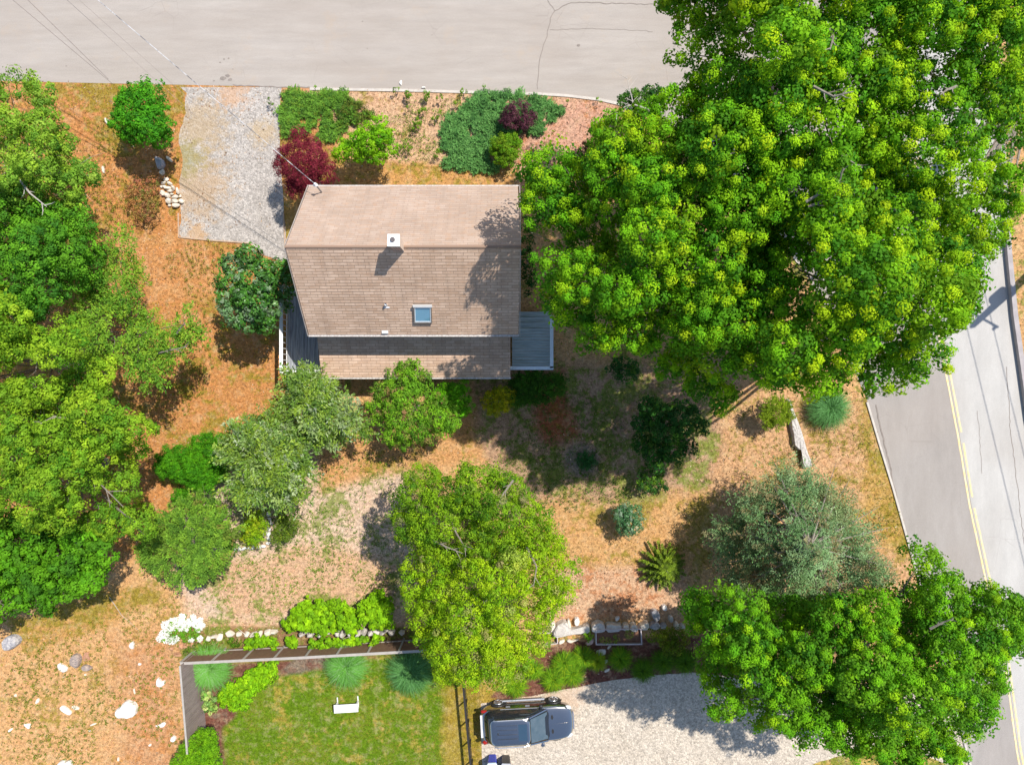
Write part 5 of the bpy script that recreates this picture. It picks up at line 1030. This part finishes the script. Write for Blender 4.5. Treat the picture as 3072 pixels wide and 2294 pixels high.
bin_('wheeled_bin', 'bright blue wheeled bin with pale lid next to the parked car', 1478, 2274, mat('blue_plastic', (.01,.05,.55), (.01,.04,.45), 2, .35), mat('pale_lid', (.62,.72,.78), (.55,.65,.72), 2, .4), .05)
bin_('wheeled_bin', 'dark grey wheeled bin to the right of the blue one', 1518, 2276, mat('grey_plastic', (.03,.03,.035), (.05,.05,.05), 2, .4), mat('light_grey_lid', (.5,.52,.56), (.42,.45,.5), 2, .4), -.03)

# bench
b = thing('garden_bench', 'small white backless bench on the lawn', 'bench', (*Wp(1038, 2124, .45)[:2], 0), math.radians(3.5)); WP = mat('white_paint', (.80,.79,.77), (.72,.71,.69), 3, .5)
mb = MB()
for i in range(3): mb.box((-.63, -.21+i*.142, .42), (.63, -.21+i*.142+.136, .46))
obj('seat', mb, WP, b, False, True)
for x in (-.56, .52):
    mb = MB(); mb.box((x, -.18, 0), (x+.05, .42, .045)); mb.box((x, -.19, .045), (x+.05, -.12, .418)); mb.box((x, .12, .045), (x+.05, .19, .418)); obj('leg', mb, WP, b, False, True)

# black metal rail fence beside the lawn
BM = mat('black_metal', (.02,.017,.015), (.03,.027,.025), 4, .5)
fo = thing('metal_fence', 'black metal rail fence between lawn and drive', 'fence', (*Wp(1404, 2200, 0)[:2], 0))
ftop = [Wp(1389, 2050, 1.1), Wp(1396, 2130, 1.1), Wp(1412, 2300, 1.1), Wp(1428, 2470, 1.1)]
mb = MB()
for a, c_ in zip(ftop[:-1], ftop[1:]): mb.bar((a[0],a[1],1.02), (c_[0],c_[1],1.02), .10, .09)
obj('top_rail', mb, BM, fo)
for t in range(6):
    y = 2062+62*t; x = 1391+ (y-2062)*.094; p = Wp(x, y, 1.05); mb = MB(); mb.box((p[0]-.03, p[1]-.03, -.05), (p[0]+.03, p[1]+.03, 1.019)); obj('post', mb, BM, fo)
mb = MB(); q = [(p[0], p[1]) for p in ftop]
for a, c_ in zip(q[:-1], q[1:]): mb.bar((*a,.12), (*c_,.12), .03, .03)
obj('bottom_rail', mb, BM, fo)

# wooden fence: west planks and north panels
GW = mat('grey_planks', (.30,.235,.215), (.20,.155,.14), 5, .85, stretch=(1,1,.25)); GC = mat('weathered_cap', (.42,.38,.34), (.32,.29,.26), 4, .85); RW = mat('brown_panel', (.22,.125,.075), (.16,.09,.055), 5, .85)
fw = thing('plank_fence', 'grey brown vertical plank fence along the left side of the lawn', 'fence', (*Wp(594, 2060, 0)[:2], 0)); zf = 2.1
pa, pb = Vector(Wp(540, 1996, zf)), Vector(Wp(562, 2262, zf)); n = 34
mb = MB()
for i in range(n):
    a = pa.lerp(pb, i/n); c_ = pa.lerp(pb, (i+.93)/n); j = R.uniform(-.006, .006); mb.bar((a.x+j, a.y, -.02), (c_.x+j, c_.y, -.02), .03, zf-.03+R.uniform(-.02,.02))
obj('plank', mb, GW, fw); mb = MB(); mb.bar((pa.x, pa.y, zf-.008), (pb.x, pb.y, zf-.008), .09, .03); obj('cap_rail', mb, GC, fw)
mb = MB(); mb.box((Wp(572,0,.9)[0]+.02, Wp(0,2078,1.6)[1]-.2, 1.52), (Wp(572,0,.9)[0]+.05, Wp(0,2078,1.6)[1]+.05, 1.60))
fn = thing('panel_fence', 'low brown panel fence with pale cap rail above the lawn', 'fence', (*Wp(900, 1945, 0)[:2], 0)); zf2 = 1.7
pa, pb = Vector(Wp(541, 1989, zf2)), Vector(Wp(1290, 1950, zf2)); mb = MB()
pm = Vector(Wp(900, 1972, zf2))
segs = [(pa, pm), (pm, pb)]
mb = MB()
for a, c_ in segs: mb.bar((a.x, a.y, -.02), (c_.x, c_.y, -.02), .03, zf2-.02)
obj('panel', mb, RW, fn)
mb = MB()
for a, c_ in segs: mb.bar((a.x, a.y, zf2-.015), (c_.x, c_.y, zf2-.015), .13, .04)
obj('cap_rail', mb, GC, fn)
for i in range(9):
    a = pa.lerp(pb, i/8); a.y = (pa.lerp(pm, i/4).y if i <= 4 else pm.lerp(pb, (i-4)/4).y); mb = MB(); mb.box((a.x-.045, a.y+.018, -.02), (a.x+.045, a.y+.075, zf2-.02)); obj('post', mb, GC, fn)
mb = MB()
for a, c_ in segs: mb.bar((a.x, a.y+.025, .25), (c_.x, c_.y+.025, .25), .05, .07)
obj('bottom_rail', mb, GC, fn)

# ---------------------------------------------------------------- stones
ST = mat('granite', (.62,.57,.51), (.42,.38,.34), 5, .9, bump=.5, bscale=14, contrast=1.3); STW = mat('white_stone', (.82,.79,.75), (.62,.58,.53), 4, .9, bump=.5, bscale=14, contrast=1.2)
STG = mat('dark_stone', (.26,.25,.27), (.48,.45,.43), 9, .9, bump=.5, contrast=2); STB = mat('banded_stone', (.42,.33,.27), (.22,.18,.17), 7, .9, bump=.5, contrast=2.2, stretch=(1,2.5,1)); STC = mat('cream_stone', (.72,.64,.53), (.56,.49,.40), 5, .9, bump=.4, bscale=12)
def stones(name, label, items, m, cat='stone wall'):
    mb = MB()
    for i, (x, y, rx, ry, z, rot) in enumerate(items): 
        p = Wp(x, y, z*.6); mb.hull((p[0], p[1], z*.42), (rx*.95*H/F, ry*.95*H/F, z*.62), i*13+int(x), rot, flat=.78)
    return tag(obj(name, mb, m), label, cat)
def slab(name, label, poly, h, m, cat='rock', seed=1, tin=.18):
    rr = random.Random(seed); pts = [Wp(x, y, 0) for x, y in poly]; P_ = [(p[0], p[1]) for p in pts]
    if sum(P_[i][0]*P_[(i+1)%len(P_)][1]-P_[(i+1)%len(P_)][0]*P_[i][1] for i in range(len(P_))) < 0: P_ = P_[::-1]
    P_ = smooth_poly(P_, 1); n = len(P_); cx = sum(p[0] for p in P_)/n; cy = sum(p[1] for p in P_)/n; mb = MB(); vs = []
    for k, (zz, ins) in enumerate(((-.03, -.02), (h*.6, .03), (h*.92, tin), (h, tin*2.4))):
        for x, y in P_: vs.append((x+(cx-x)*ins+rr.uniform(-.01,.01), y+(cy-y)*ins+rr.uniform(-.01,.01), zz+(rr.uniform(-.06,.06)*h if k else 0)))
    vs.append((cx, cy, h*rr.uniform(.95,1.1))); fs = [tuple(range(n))[::-1]]
    for k in range(3): fs += [(k*n+i, k*n+(i+1)%n, (k+1)*n+(i+1)%n, (k+1)*n+i) for i in range(n)]
    fs += [(3*n+i, 3*n+(i+1)%n, 4*n) for i in range(n)]
    mb.add(vs, fs); return tag(obj(name, mb, m), label, cat)
# left of the driveway
slab('rock', 'large pointed grey slab at the top of the stone pile', [(468,470),(478,474),(492,480),(498,495),(492,507),(480,512),(473,498)], .28, mat('slate_stone', (.42,.40,.42), (.34,.32,.34), 4, .85), seed=2)
slab('rock', 'narrow pale slab right of the pointed grey slab', [(499,469),(510,472),(520,484),(516,489),(503,480)], .18, STC, seed=3)
slab('rock', 'small cream block under the pointed grey slab', [(480,515),(493,507),(495,522),(488,528),(480,522)], .15, STC, seed=4)
stones('stone_pile', 'heap of rounded cream stones at the left edge of the grey gravel', [(497,538,9,7,.2,.2),(488,548,9,5,.2,.4),(508,550,9,5,.22,-.3),(492,560,8,5,.22,.1),(503,564,13,5,.3,0),(517,562,7,8,.28,.5),(510,573,11,5,.3,.1),(531,570,5,13,.3,.2),(487,578,8,10,.3,.3),(500,585,10,8,.33,-.3),(523,590,12,6,.3,.1),(504,602,9,9,.33,.6),(523,602,12,7,.3,0),(542,604,8,8,.25,0),(526,616,14,7,.3,.1),(508,617,6,5,.18,0),(484,560,5,4,.15,0),(515,583,6,4,.2,0),(540,588,4,5,.15,0)], STC, 'stones')
slab('rock', 'long pale stone beside the round street bush', [(314,355),(324,356),(342,376),(339,384),(328,380),(317,368)], .14, STC, seed=5)
slab('rock', 'tiny pale stone under the upper left trees', [(306,500),(313,498),(317,520),(310,522)], .1, STC, seed=6)
# boulders lower left; points from the enlarged view
def zz(pts): return [(x/3.7214, 1850+y/3.7214) for x, y in pts]
BL = [('biggest white boulder in the dry meadow', [(1300,1045),(1320,1010),(1370,985),(1395,940),(1435,915),(1480,935),(1520,945),(1545,990),(1535,1060),(1500,1105),(1440,1115),(1400,1105),(1340,1112),(1305,1080)], .35, STW),
 ('white boulder cut by the bottom edge of the picture', [(635,1680),(650,1630),(690,1590),(730,1585),(750,1600),(790,1580),(815,1600),(810,1700),(700,1730)], .3, STW),
 ('oval white stone left of the banded rocks', [(650,520),(680,505),(720,530),(765,560),(755,595),(730,612),(690,600),(655,565)], .16, STW),
 ('heart shaped white stone near the plank fence', [(1755,680),(1780,665),(1800,690),(1815,715),(1840,695),(1855,720),(1840,755),(1800,780),(1755,760),(1750,730)], .18, STW),
 ('upright white stone below the white flowers', [(1455,290),(1490,265),(1503,275),(1505,350),(1480,352),(1450,320)], .16, STW),
 ('long white stone pointing right down in the meadow', [(670,1015),(690,990),(720,980),(760,1010),(805,1050),(800,1085),(770,1085),(710,1045)], .15, STW),
 ('flat oval stone beside the long white stone', [(800,990),(840,980),(895,1010),(885,1030),(840,1032),(810,1012)], .08, STC),
 ('small pale stone at the far left of the long stone', [(400,940),(425,900),(442,905),(445,940),(420,965),(400,965)], .08, STC),
 ('thin pale stone above the biggest white boulder', [(1490,800),(1505,790),(1520,855),(1505,860)], .08, STC),
 ('flat curved stone right of the biggest boulder', [(1730,1205),(1780,1195),(1810,1170),(1850,1165),(1855,1190),(1840,1220),(1800,1228),(1750,1218)], .1, STW),
 ('round white stone by the bottom of the plank fence', [(1912,1340),(1940,1315),(1968,1325),(1972,1365),(1945,1390),(1910,1375)], .15, STW),
 ('triangular white stone at the lower left', [(262,1185),(300,1190),(350,1178),(352,1215),(335,1245),(310,1235)], .1, STW),
 ('small white stone below the triangular one', [(90,1270),(120,1240),(145,1235),(145,1255),(110,1282)], .08, STW),
 ('thin sliver of pale stone in the lower meadow', [(1005,1200),(1050,1180),(1085,1178),(1070,1195),(1020,1212)], .08, STC),
 ('tiny white stone with a weed beside it', [(1540,515),(1565,508),(1585,520),(1575,535),(1550,535)], .07, STW),
 ('small pale stone below the oval white stone', [(940,635),(960,630),(972,645),(955,658)], .06, STC),
 ('small pale stone between fence and bottom edge', [(1660,1420),(1685,1405),(1700,1425),(1680,1440),(1662,1435)], .07, STC),
 ('pale stone at the lower edge of the meadow', [(1310,1580),(1325,1550),(1338,1590),(1325,1610)], .07, STC),
 ('small half buried stone under the thin sliver', [(990,1262),(1010,1255),(1020,1268),(1000,1278)], .06, STC),
 ('half hidden pale stone at the far left edge', [(155,870),(180,850),(200,875),(185,890)], .06, STC)]
for i, (lb, pts, h, m_) in enumerate(BL): slab('rock', lb, zz(pts), h, m_, seed=20+i)
slab('rock', 'mottled grey boulder at the far left below the trees', zz([(60,260),(80,220),(130,190),(190,190),(240,220),(250,270),(210,310),(150,350),(90,360),(70,320)]), .4, STG, seed=50)
slab('rock', 'larger brown banded rock in the dry meadow', zz([(800,450),(830,410),(870,400),(910,420),(920,490),(890,550),(850,555),(800,510)]), .3, STB, seed=51)
slab('rock', 'smaller brown banded rock beside the larger banded one', zz([(910,560),(950,520),(1000,530),(1040,560),(1020,590),(960,595)]), .22, STB, seed=52)
slab('rock', 'rusty flat rock above the smaller banded one', zz([(925,420),(960,380),(1005,400),(1010,470),(960,500),(930,480)]), .08, mat('rusty_stone', (.33,.15,.09), (.45,.25,.15), 8, .9), seed=53)
# low stone wall right of centre (top of a retaining wall)
def zs(pts): return [(1580+x/4.424, 1800+y/4.424) for x, y in pts]
wall_items = [(304,118,0,0)]
WL = [([(305,260),(330,243),(370,262),(382,300),(340,370),(318,400),(300,350)],.45,STC),([(335,400),(360,330),(400,280),(470,250),(520,248),(550,290),(555,345),(620,345),(700,330),(760,300),(800,285),(835,310),(838,395),(740,402),(600,420),(470,450),(350,465)],.5,ST),
 ([(530,240),(560,228),(580,280),(590,340),(562,345),(545,290)],.3,STC),([(622,225),(680,208),(698,240),(690,310),(630,320)],.32,STW),([(845,300),(900,262),(960,252),(1020,285),(1035,340),(1020,385),(850,395)],.5,ST),
 ([(1035,290),(1100,275),(1200,290),(1250,285),(1235,375),(1120,390),(1040,385)],.48,ST),([(1262,295),(1300,280),(1345,290),(1350,360),(1300,375),(1258,360)],.45,STC),([(1355,300),(1400,275),(1440,290),(1465,340),(1450,380),(1355,370)],.5,STC),
 ([(1480,300),(1530,280),(1560,255),(1605,260),(1610,330),(1570,370),(1490,355)],.45,STC),([(1612,290),(1700,260),(1760,290),(1750,360),(1620,360)],.42,STG),([(1760,300),(1840,280),(1860,350),(1765,355)],.38,STG),([(1870,190),(1930,190),(1935,265),(1880,270)],.3,ST),
 ([(1945,280),(1980,262),(2010,300),(2000,355),(1945,355)],.4,STC),([(1640,110),(1690,100),(1760,150),(1760,240),(1700,270),(1650,200)],.3,STG),([(1780,60),(1820,40),(1855,70),(1850,120),(1800,125)],.28,STW),([(2020,300),(2080,290),(2090,350),(2020,355)],.35,ST),([(1168,225),(1200,205),(1235,215),(1200,262),(1172,260)],.2,STW)]
sw = thing('stone_wall', 'rough grey boulder wall above the brown mulch bed', 'stone wall', (*Wp(1850, 1870, 0)[:2], 0))
for i, (pts, h, m_) in enumerate(WL):
    o_ = slab('stone', None, zs(pts), h, m_, None, 70+i, .07); o_.parent = sw
    for v in o_.data.vertices: v.co -= Vector(sw.location)
slab('rock', 'flat pale stone at the left end of the boulder wall under the tree', zs([(120,385),(160,370),(260,400),(320,420),(300,435),(180,425),(125,415)]), .2, STC, seed=91)
slab('rock', 'white lumpy stone in the bed left of the planter', zs([(425,530),(470,515),(505,510),(505,545),(460,575),(425,580)]), .12, STC, seed=92)
slab('rock', 'long white stone at the mulch edge left of the planter', zs([(528,515),(570,505),(590,525),(690,497),(690,520),(610,545),(570,560),(535,545)]), .15, STC, seed=93)
slab('rock', 'pinkish stone touching the left corner of the planter', zs([(775,560),(830,530),(890,490),(890,545),(850,590),(800,590)]), .12, mat('pink_stone', (.62,.42,.36), (.5,.35,.3), 6, .9), seed=94)
slab('stepping_stone', 'largest white stepping stone below the planter', zs([(915,680),(935,655),(1000,642),(1050,648),(1055,690),(1020,725),(975,738),(930,715)]), .08, STW, 'stepping stone', 95, .05)
slab('stepping_stone', 'middle oval stepping stone in the mulch', zs([(1000,820),(1040,785),(1080,785),(1070,820),(1030,845)]), .06, STW, 'stepping stone', 96, .05)
slab('stepping_stone', 'lowest thin stepping stone near the drive', zs([(1025,935),(1070,900),(1108,900),(1095,930),(1040,955)]), .06, STC, 'stepping stone', 97, .05)
slab('stepping_stone', 'small triangular stone touching the planter edge', zs([(1065,640),(1085,600),(1130,592),(1110,620),(1080,650)]), .05, STC, 'stepping stone', 98, .05)
# left low wall along the fence, bent edging, right wall
def wall_row(name, label, pts, rad, m_, hh, seed, cat='stone wall', jit=3):
    rr = random.Random(seed); P_ = densify(pts, rad*1.55); it = []
    for x, y in P_: 
        k = rr.uniform(.7, 1.25); it.append((x+rr.uniform(-jit,jit), y+rr.uniform(-jit,jit), rad*k, rad*rr.uniform(.6,.95), hh*rr.uniform(.75,1.2), rr.uniform(-.6,.6)))
    return stones(name, label, it, m_, cat)
wall_row('stone_wall', 'pale stone row left of the vine above the panel fence', [(622,1914),(660,1912),(690,1905),(740,1905),(780,1902),(820,1898)], 12, STC, .45, 1)
wall_row('stone_wall', 'grey stones peeking out of the lime green vine', [(905,1903),(960,1900),(1010,1902),(1110,1895),(1150,1893),(1200,1900)], 12, ST, .8, 2)
wall_row('stone_edging', 'bent edging of small white stones at the sandy clearing', [(704,1650),(730,1645),(760,1640),(790,1640),(805,1628),(806,1600),(808,1570),(806,1540)], 8, STW, .22, 3, 'stone edging', 2)
wall_row('stone_edging', 'row of orange brown stones left of the panel fence', [(515,1945),(530,1960),(545,1940),(560,1938),(580,1932),(610,1925),(640,1925)], 11, mat('orange_stone', (.50,.27,.15), (.40,.2,.11), 6, .9), .25, 4, 'stone edging', 3)
slab('retaining_wall', 'long narrow mottled stone wall in the meadow right of the maples', [(2357,1197),(2365,1196),(2372,1225),(2386,1260),(2400,1300),(2412,1345),(2432,1398),(2420,1402),(2404,1400),(2400,1370),(2410,1358),(2408,1348),(2388,1348),(2376,1330),(2374,1300),(2368,1280),(2366,1262),(2372,1250),(2360,1215)], .35, mat('mottled_stone', (.60,.56,.51), (.34,.31,.29), 11, .9, bump=.5, contrast=1.8), 'stone wall', 60, .03)
slab('rock', 'pale stone at the top end of the narrow stone wall', [(2320,1133),(2328,1132),(2338,1150),(2337,1154),(2330,1152),(2322,1142)], .2, STC, seed=61)
# white flowers
def flowers():
    rng = np.random.default_rng(5); x0, y0, _ = Wp(545, 1890); o = thing('white_flowers', 'patch of white blossoms around a green leafy plant in the dry grass', 'flowers', (x0, y0, 0))
    cl = [(497,1875,14),(512,1870,12),(520,1860,11),(535,1862,12),(545,1852,12),(560,1870,14),(575,1865,14),(590,1870,14),(600,1860,10),(607,1875,9),(580,1850,9),(490,1900,12),(500,1915,14),(515,1920,13),(527,1915,10),(478,1915,9),(540,1882,10),(555,1885,10),(597,1885,10),(600,1915,9),(574,1918,8),(505,1893,10),(520,1880,11),(545,1865,10)]
    P = []
    for x, y, r in cl:
        k = int(r*r*.55); a = rng.uniform(0, 6.28, k); q = r*np.sqrt(rng.random(k)); z = rng.uniform(.25, .5, k)
        for aa, qq, zz_ in zip(a, q, z): P.append(Wp(x+math.cos(aa)*qq, y+math.sin(aa)*qq, zz_))
    C = np.array(P); V, c = tuft_leaves(C, np.tile([0,0,1.], (len(C),1)), np.full(len(C), .05), 9, .05, .045, pick_cols([(.80,.78,.74,3),(.72,.72,.66,1),(.85,.84,.80,2)], len(C), .04, rng), rng, 'ball', .03)
    quads_object('blossom', V, c, mat('petal_base', (.8,.78,.75)) if False else LEAF, o)
    V, c, M, cen = crown_data([(480,1925),(485,1890),(520,1855),(580,1845),(610,1870),(600,1920),(570,1925),(540,1930)], .1, .3, .4, .16, 26, .09, .06, [(.10,.28,.012,3),(.16,.36,.02,2)], 9, under=0, zn=.03)
    quads_object('leaves', V, c, LEAF, o)
flowers()
# planter frame (raised bed)
PB = mat('bleached_timber', (.55,.47,.47), (.42,.36,.36), 4, .8)
rb = thing('raised_bed', 'open rectangular timber planter against the boulder wall', 'planter', (*Wp(1855, 1912, 0)[:2], 0))
hz_ = .55; c4 = [Wp(1788, 1889, hz_), Wp(1923, 1886, hz_), Wp(1926, 1932, hz_), Wp(1789, 1933, hz_)]
for i in range(4):
    a, c_ = c4[i], c4[(i+1)%4]; mb = MB(); mb.bar((a[0],a[1],0), (c_[0],c_[1],0), .045, hz_-(.003*(i%2))); obj('board', mb, PB, rb)
mb = MB(); mb.prism([(p[0]*.998+.0, p[1]) for p in (c4[3], c4[2], c4[1], c4[0])], .0, .36, .03); obj('soil', mb, mat('planter_soil', (.24,.12,.07), (.12,.06,.04), 12, .95, bump=.6), rb)
for i, (x, y, lb) in enumerate([(1812,1915,'seedling cluster at the left of the planter'),(1850,1915,'bright green seedlings in the middle of the planter'),(1890,1905,'seedlings at the right of the planter')]):
    V, c, M, cen = crown_data(blob(x, y, 18, 14, 9, .2, i), .42, .5, .3, .1, 14, .06, .045, [(.14,.30,.02,3),(.3,.3,.06,2),(.4,.22,.1,1)], 500+i, under=0, zn=.02)
    tag(quads_object('seedling', V, c, LEAF), lb, 'plant')
rb2 = thing('bed_frame', 'thin pale timber corner frame left of the planter', 'garden frame', (*Wp(1674, 1920, 0)[:2], 0))
a1, a2, a3 = Wp(1672,1900,.3), Wp(1673,1930,.3), Wp(1630,1935,.3)
mb = MB(); mb.bar((a1[0],a1[1],0),(a2[0],a2[1],0),.045,.3); obj('upright_board', mb, PB, rb2); mb = MB(); mb.bar((a2[0]-.025,a2[1],0),(a3[0],a3[1],0),.045,.297); obj('long_board', mb, PB, rb2)
shrub('wild_shrub', 'small bright plant between boulder wall and timber frame', 'plant', blob(1762,1908,20,13,9,.15,3), .2, .5, .28, .12, 30, .06, .04, [(.14,.34,.012,3),(.22,.42,.015,2)], 262, nl=3, trunk=.02)
# fallen white twig in the meadow, bare branch at the street
def branch(name, label, pts, z, r0, m_, dz=0, cat='branch', side=True, seed=1):
    rr = random.Random(seed); P_ = [Vector(Wp(x, y, z+dz*i/(len(pts)-1))) for i, (x, y) in enumerate(pts)]; mb = MB(); n = len(P_)
    mb.tube(P_, [r0*(1-.75*i/(n-1)) for i in range(n)], 6)
    if side:
        for i in range(1, n):
            for s_ in (-1, 1):
                d = P_[i]-P_[i-1]; q = Vector((-d.y, d.x, .05)).normalized()*s_*rr.uniform(.25,.6)+d.normalized()*rr.uniform(.2,.5); a = P_[i-1].lerp(P_[i], rr.uniform(.2,.9)); mb.tube([a, a+q*.6, a+q], [r0*.45, r0*.3, r0*.1], 4)
    return tag(obj(name, mb, m_), label, cat)
branch('bare_branch', 'grey leafless branch reaching over the kerb by the street', [(1945,330),(1905,315),(1875,320),(1845,350)], 3.2, .05, BARK_PALE, 0, seed=3)
branch('bare_branch', 'fine leafless twigs fanning out over the street', [(1900,318),(1895,290),(1885,255),(1880,230)], 3.2, .035, BARK_PALE, 0, seed=4)
branch('fallen_twig', 'long thin pale twig lying on the meadow below the left trees', [(328,1790),(345,1815),(365,1845),(390,1865),(420,1895)], .03, .018, BARK_PALE, 0, 'twig', False)
mb = MB(); p = Wp(1213+760-760, 249); mb.box((p[0]-.06, p[1]-.12, .004), (p[0]+.06, p[1]+.12, .05)); 
o_ = MB(); o_.hull((Wp(1203,250)[0], Wp(1203,250)[1], .04), (.08,.14,.06), 3); tag(obj('water_valve_cover', o_, STW), 'little white cover on the street next to the kerb plants', 'cover')
o_ = MB(); o_.hull((Wp(1271,264)[0], Wp(1271,264)[1], .05), (.12,.05,.05), 4); tag(obj('marker_stone', o_, STW), 'small white stone lying on the kerb', 'stone')

# ---------------------------------------------------------------- cables and utility pole
CB = mat('cable_sheath', (.20,.17,.15), (.26,.22,.2), 4, .6); CA = mat('twisted_cable', (.10,.10,.11), (.55,.55,.56), 3.0, .5, contrast=3)
def cable(name, label, p, q, sag, r, m_, n=20, cat='cable'):
    p = Vector(p); q = Vector(q); P_ = [p.lerp(q, i/n)-Vector((0,0,4*sag*(i/n)*(1-i/n))) for i in range(n+1)]; mb = MB(); mb.tube(P_, r, 5); return tag(obj(name, mb, m_), label, cat)
cable('service_cable', 'dashed looking twisted cable from the roof mast to the upper left', Wp(945, 552, 5.9), Wp(-60, -300, 9.5), .25, .016, CA, 30)
cable('phone_cable', 'thin dark cable crossing the street just left of the twisted cable', Wp(858, 560, 4.2), Wp(-40, -250, 8.6), .2, .007, CB, 30)
cable('phone_cable', 'fourth thin cable from the left, ending at the house wall', Wp(864, 600, 4.0), Wp(-90, -262, 8.6), .2, .006, CB, 30)
for i, (a, b_, lb) in enumerate([((600,512),(-180,-183),'leftmost thin cable crossing the upper left street'),((590,500),(-100,-180),'second thin cable from the left across the street')]):
    cable('power_cable', lb, Wp(a[0]-265, a[1]-262, 5.0), Wp(b_[0], b_[1], 8), .0, .014, CB, 20)
up = thing('utility_pole', 'wooden utility pole past the right road edge, seen by its shadow', 'utility pole', (28.6, 6.9, 0))
PW = mat('pole_wood', (.20,.14,.09), (.13,.09,.06), 6, .9, stretch=(1,1,.2)); mb = MB(); top = Vector((28.9, 7.0, 10.2)); mb.tube([(28.6,6.9,-.1), (28.75,6.95,5), top], [.24,.20,.16], 12); obj('pole', mb, PW, up)
mb = MB(); mb.bar(top+Vector((-.9,.5,-1.0)), top+Vector((.9,-.5,-1.0)), .09, .09); obj('crossarm', mb, PW, up)
mb = MB(); mb.tube([top+Vector((.05,.42,-3.4)), top+Vector((.05,.42,-2.3))], .28, 16); obj('transformer', mb, PIPE, up)
for s in (-.8, .8): mb = MB(); mb.tube([top+Vector((s,-.5*s/.9,-.88)), top+Vector((s,-.5*s/.9,-.6))], [.07,.09], 8); obj('insulator', mb, PIPE, up)
mb = MB(); mb.tube([top+Vector((0,0,-.05)), top+Vector((0,0,.25))], [.07,.09], 8); obj('insulator', mb, PIPE, up)
d_ = Vector((4.6,-19,0)).normalized()
for s, zz_, lb in ((-.8,-.6,'road side power line shadowing the pale lane'),(.8,-.6,'outer power line along the far side of the road')):
    a = top+Vector((s,-.5*s/.9,zz_)); c_ = cable('power_line', lb, a+d_*40, a-d_*40, 0, .02, CB, 20)
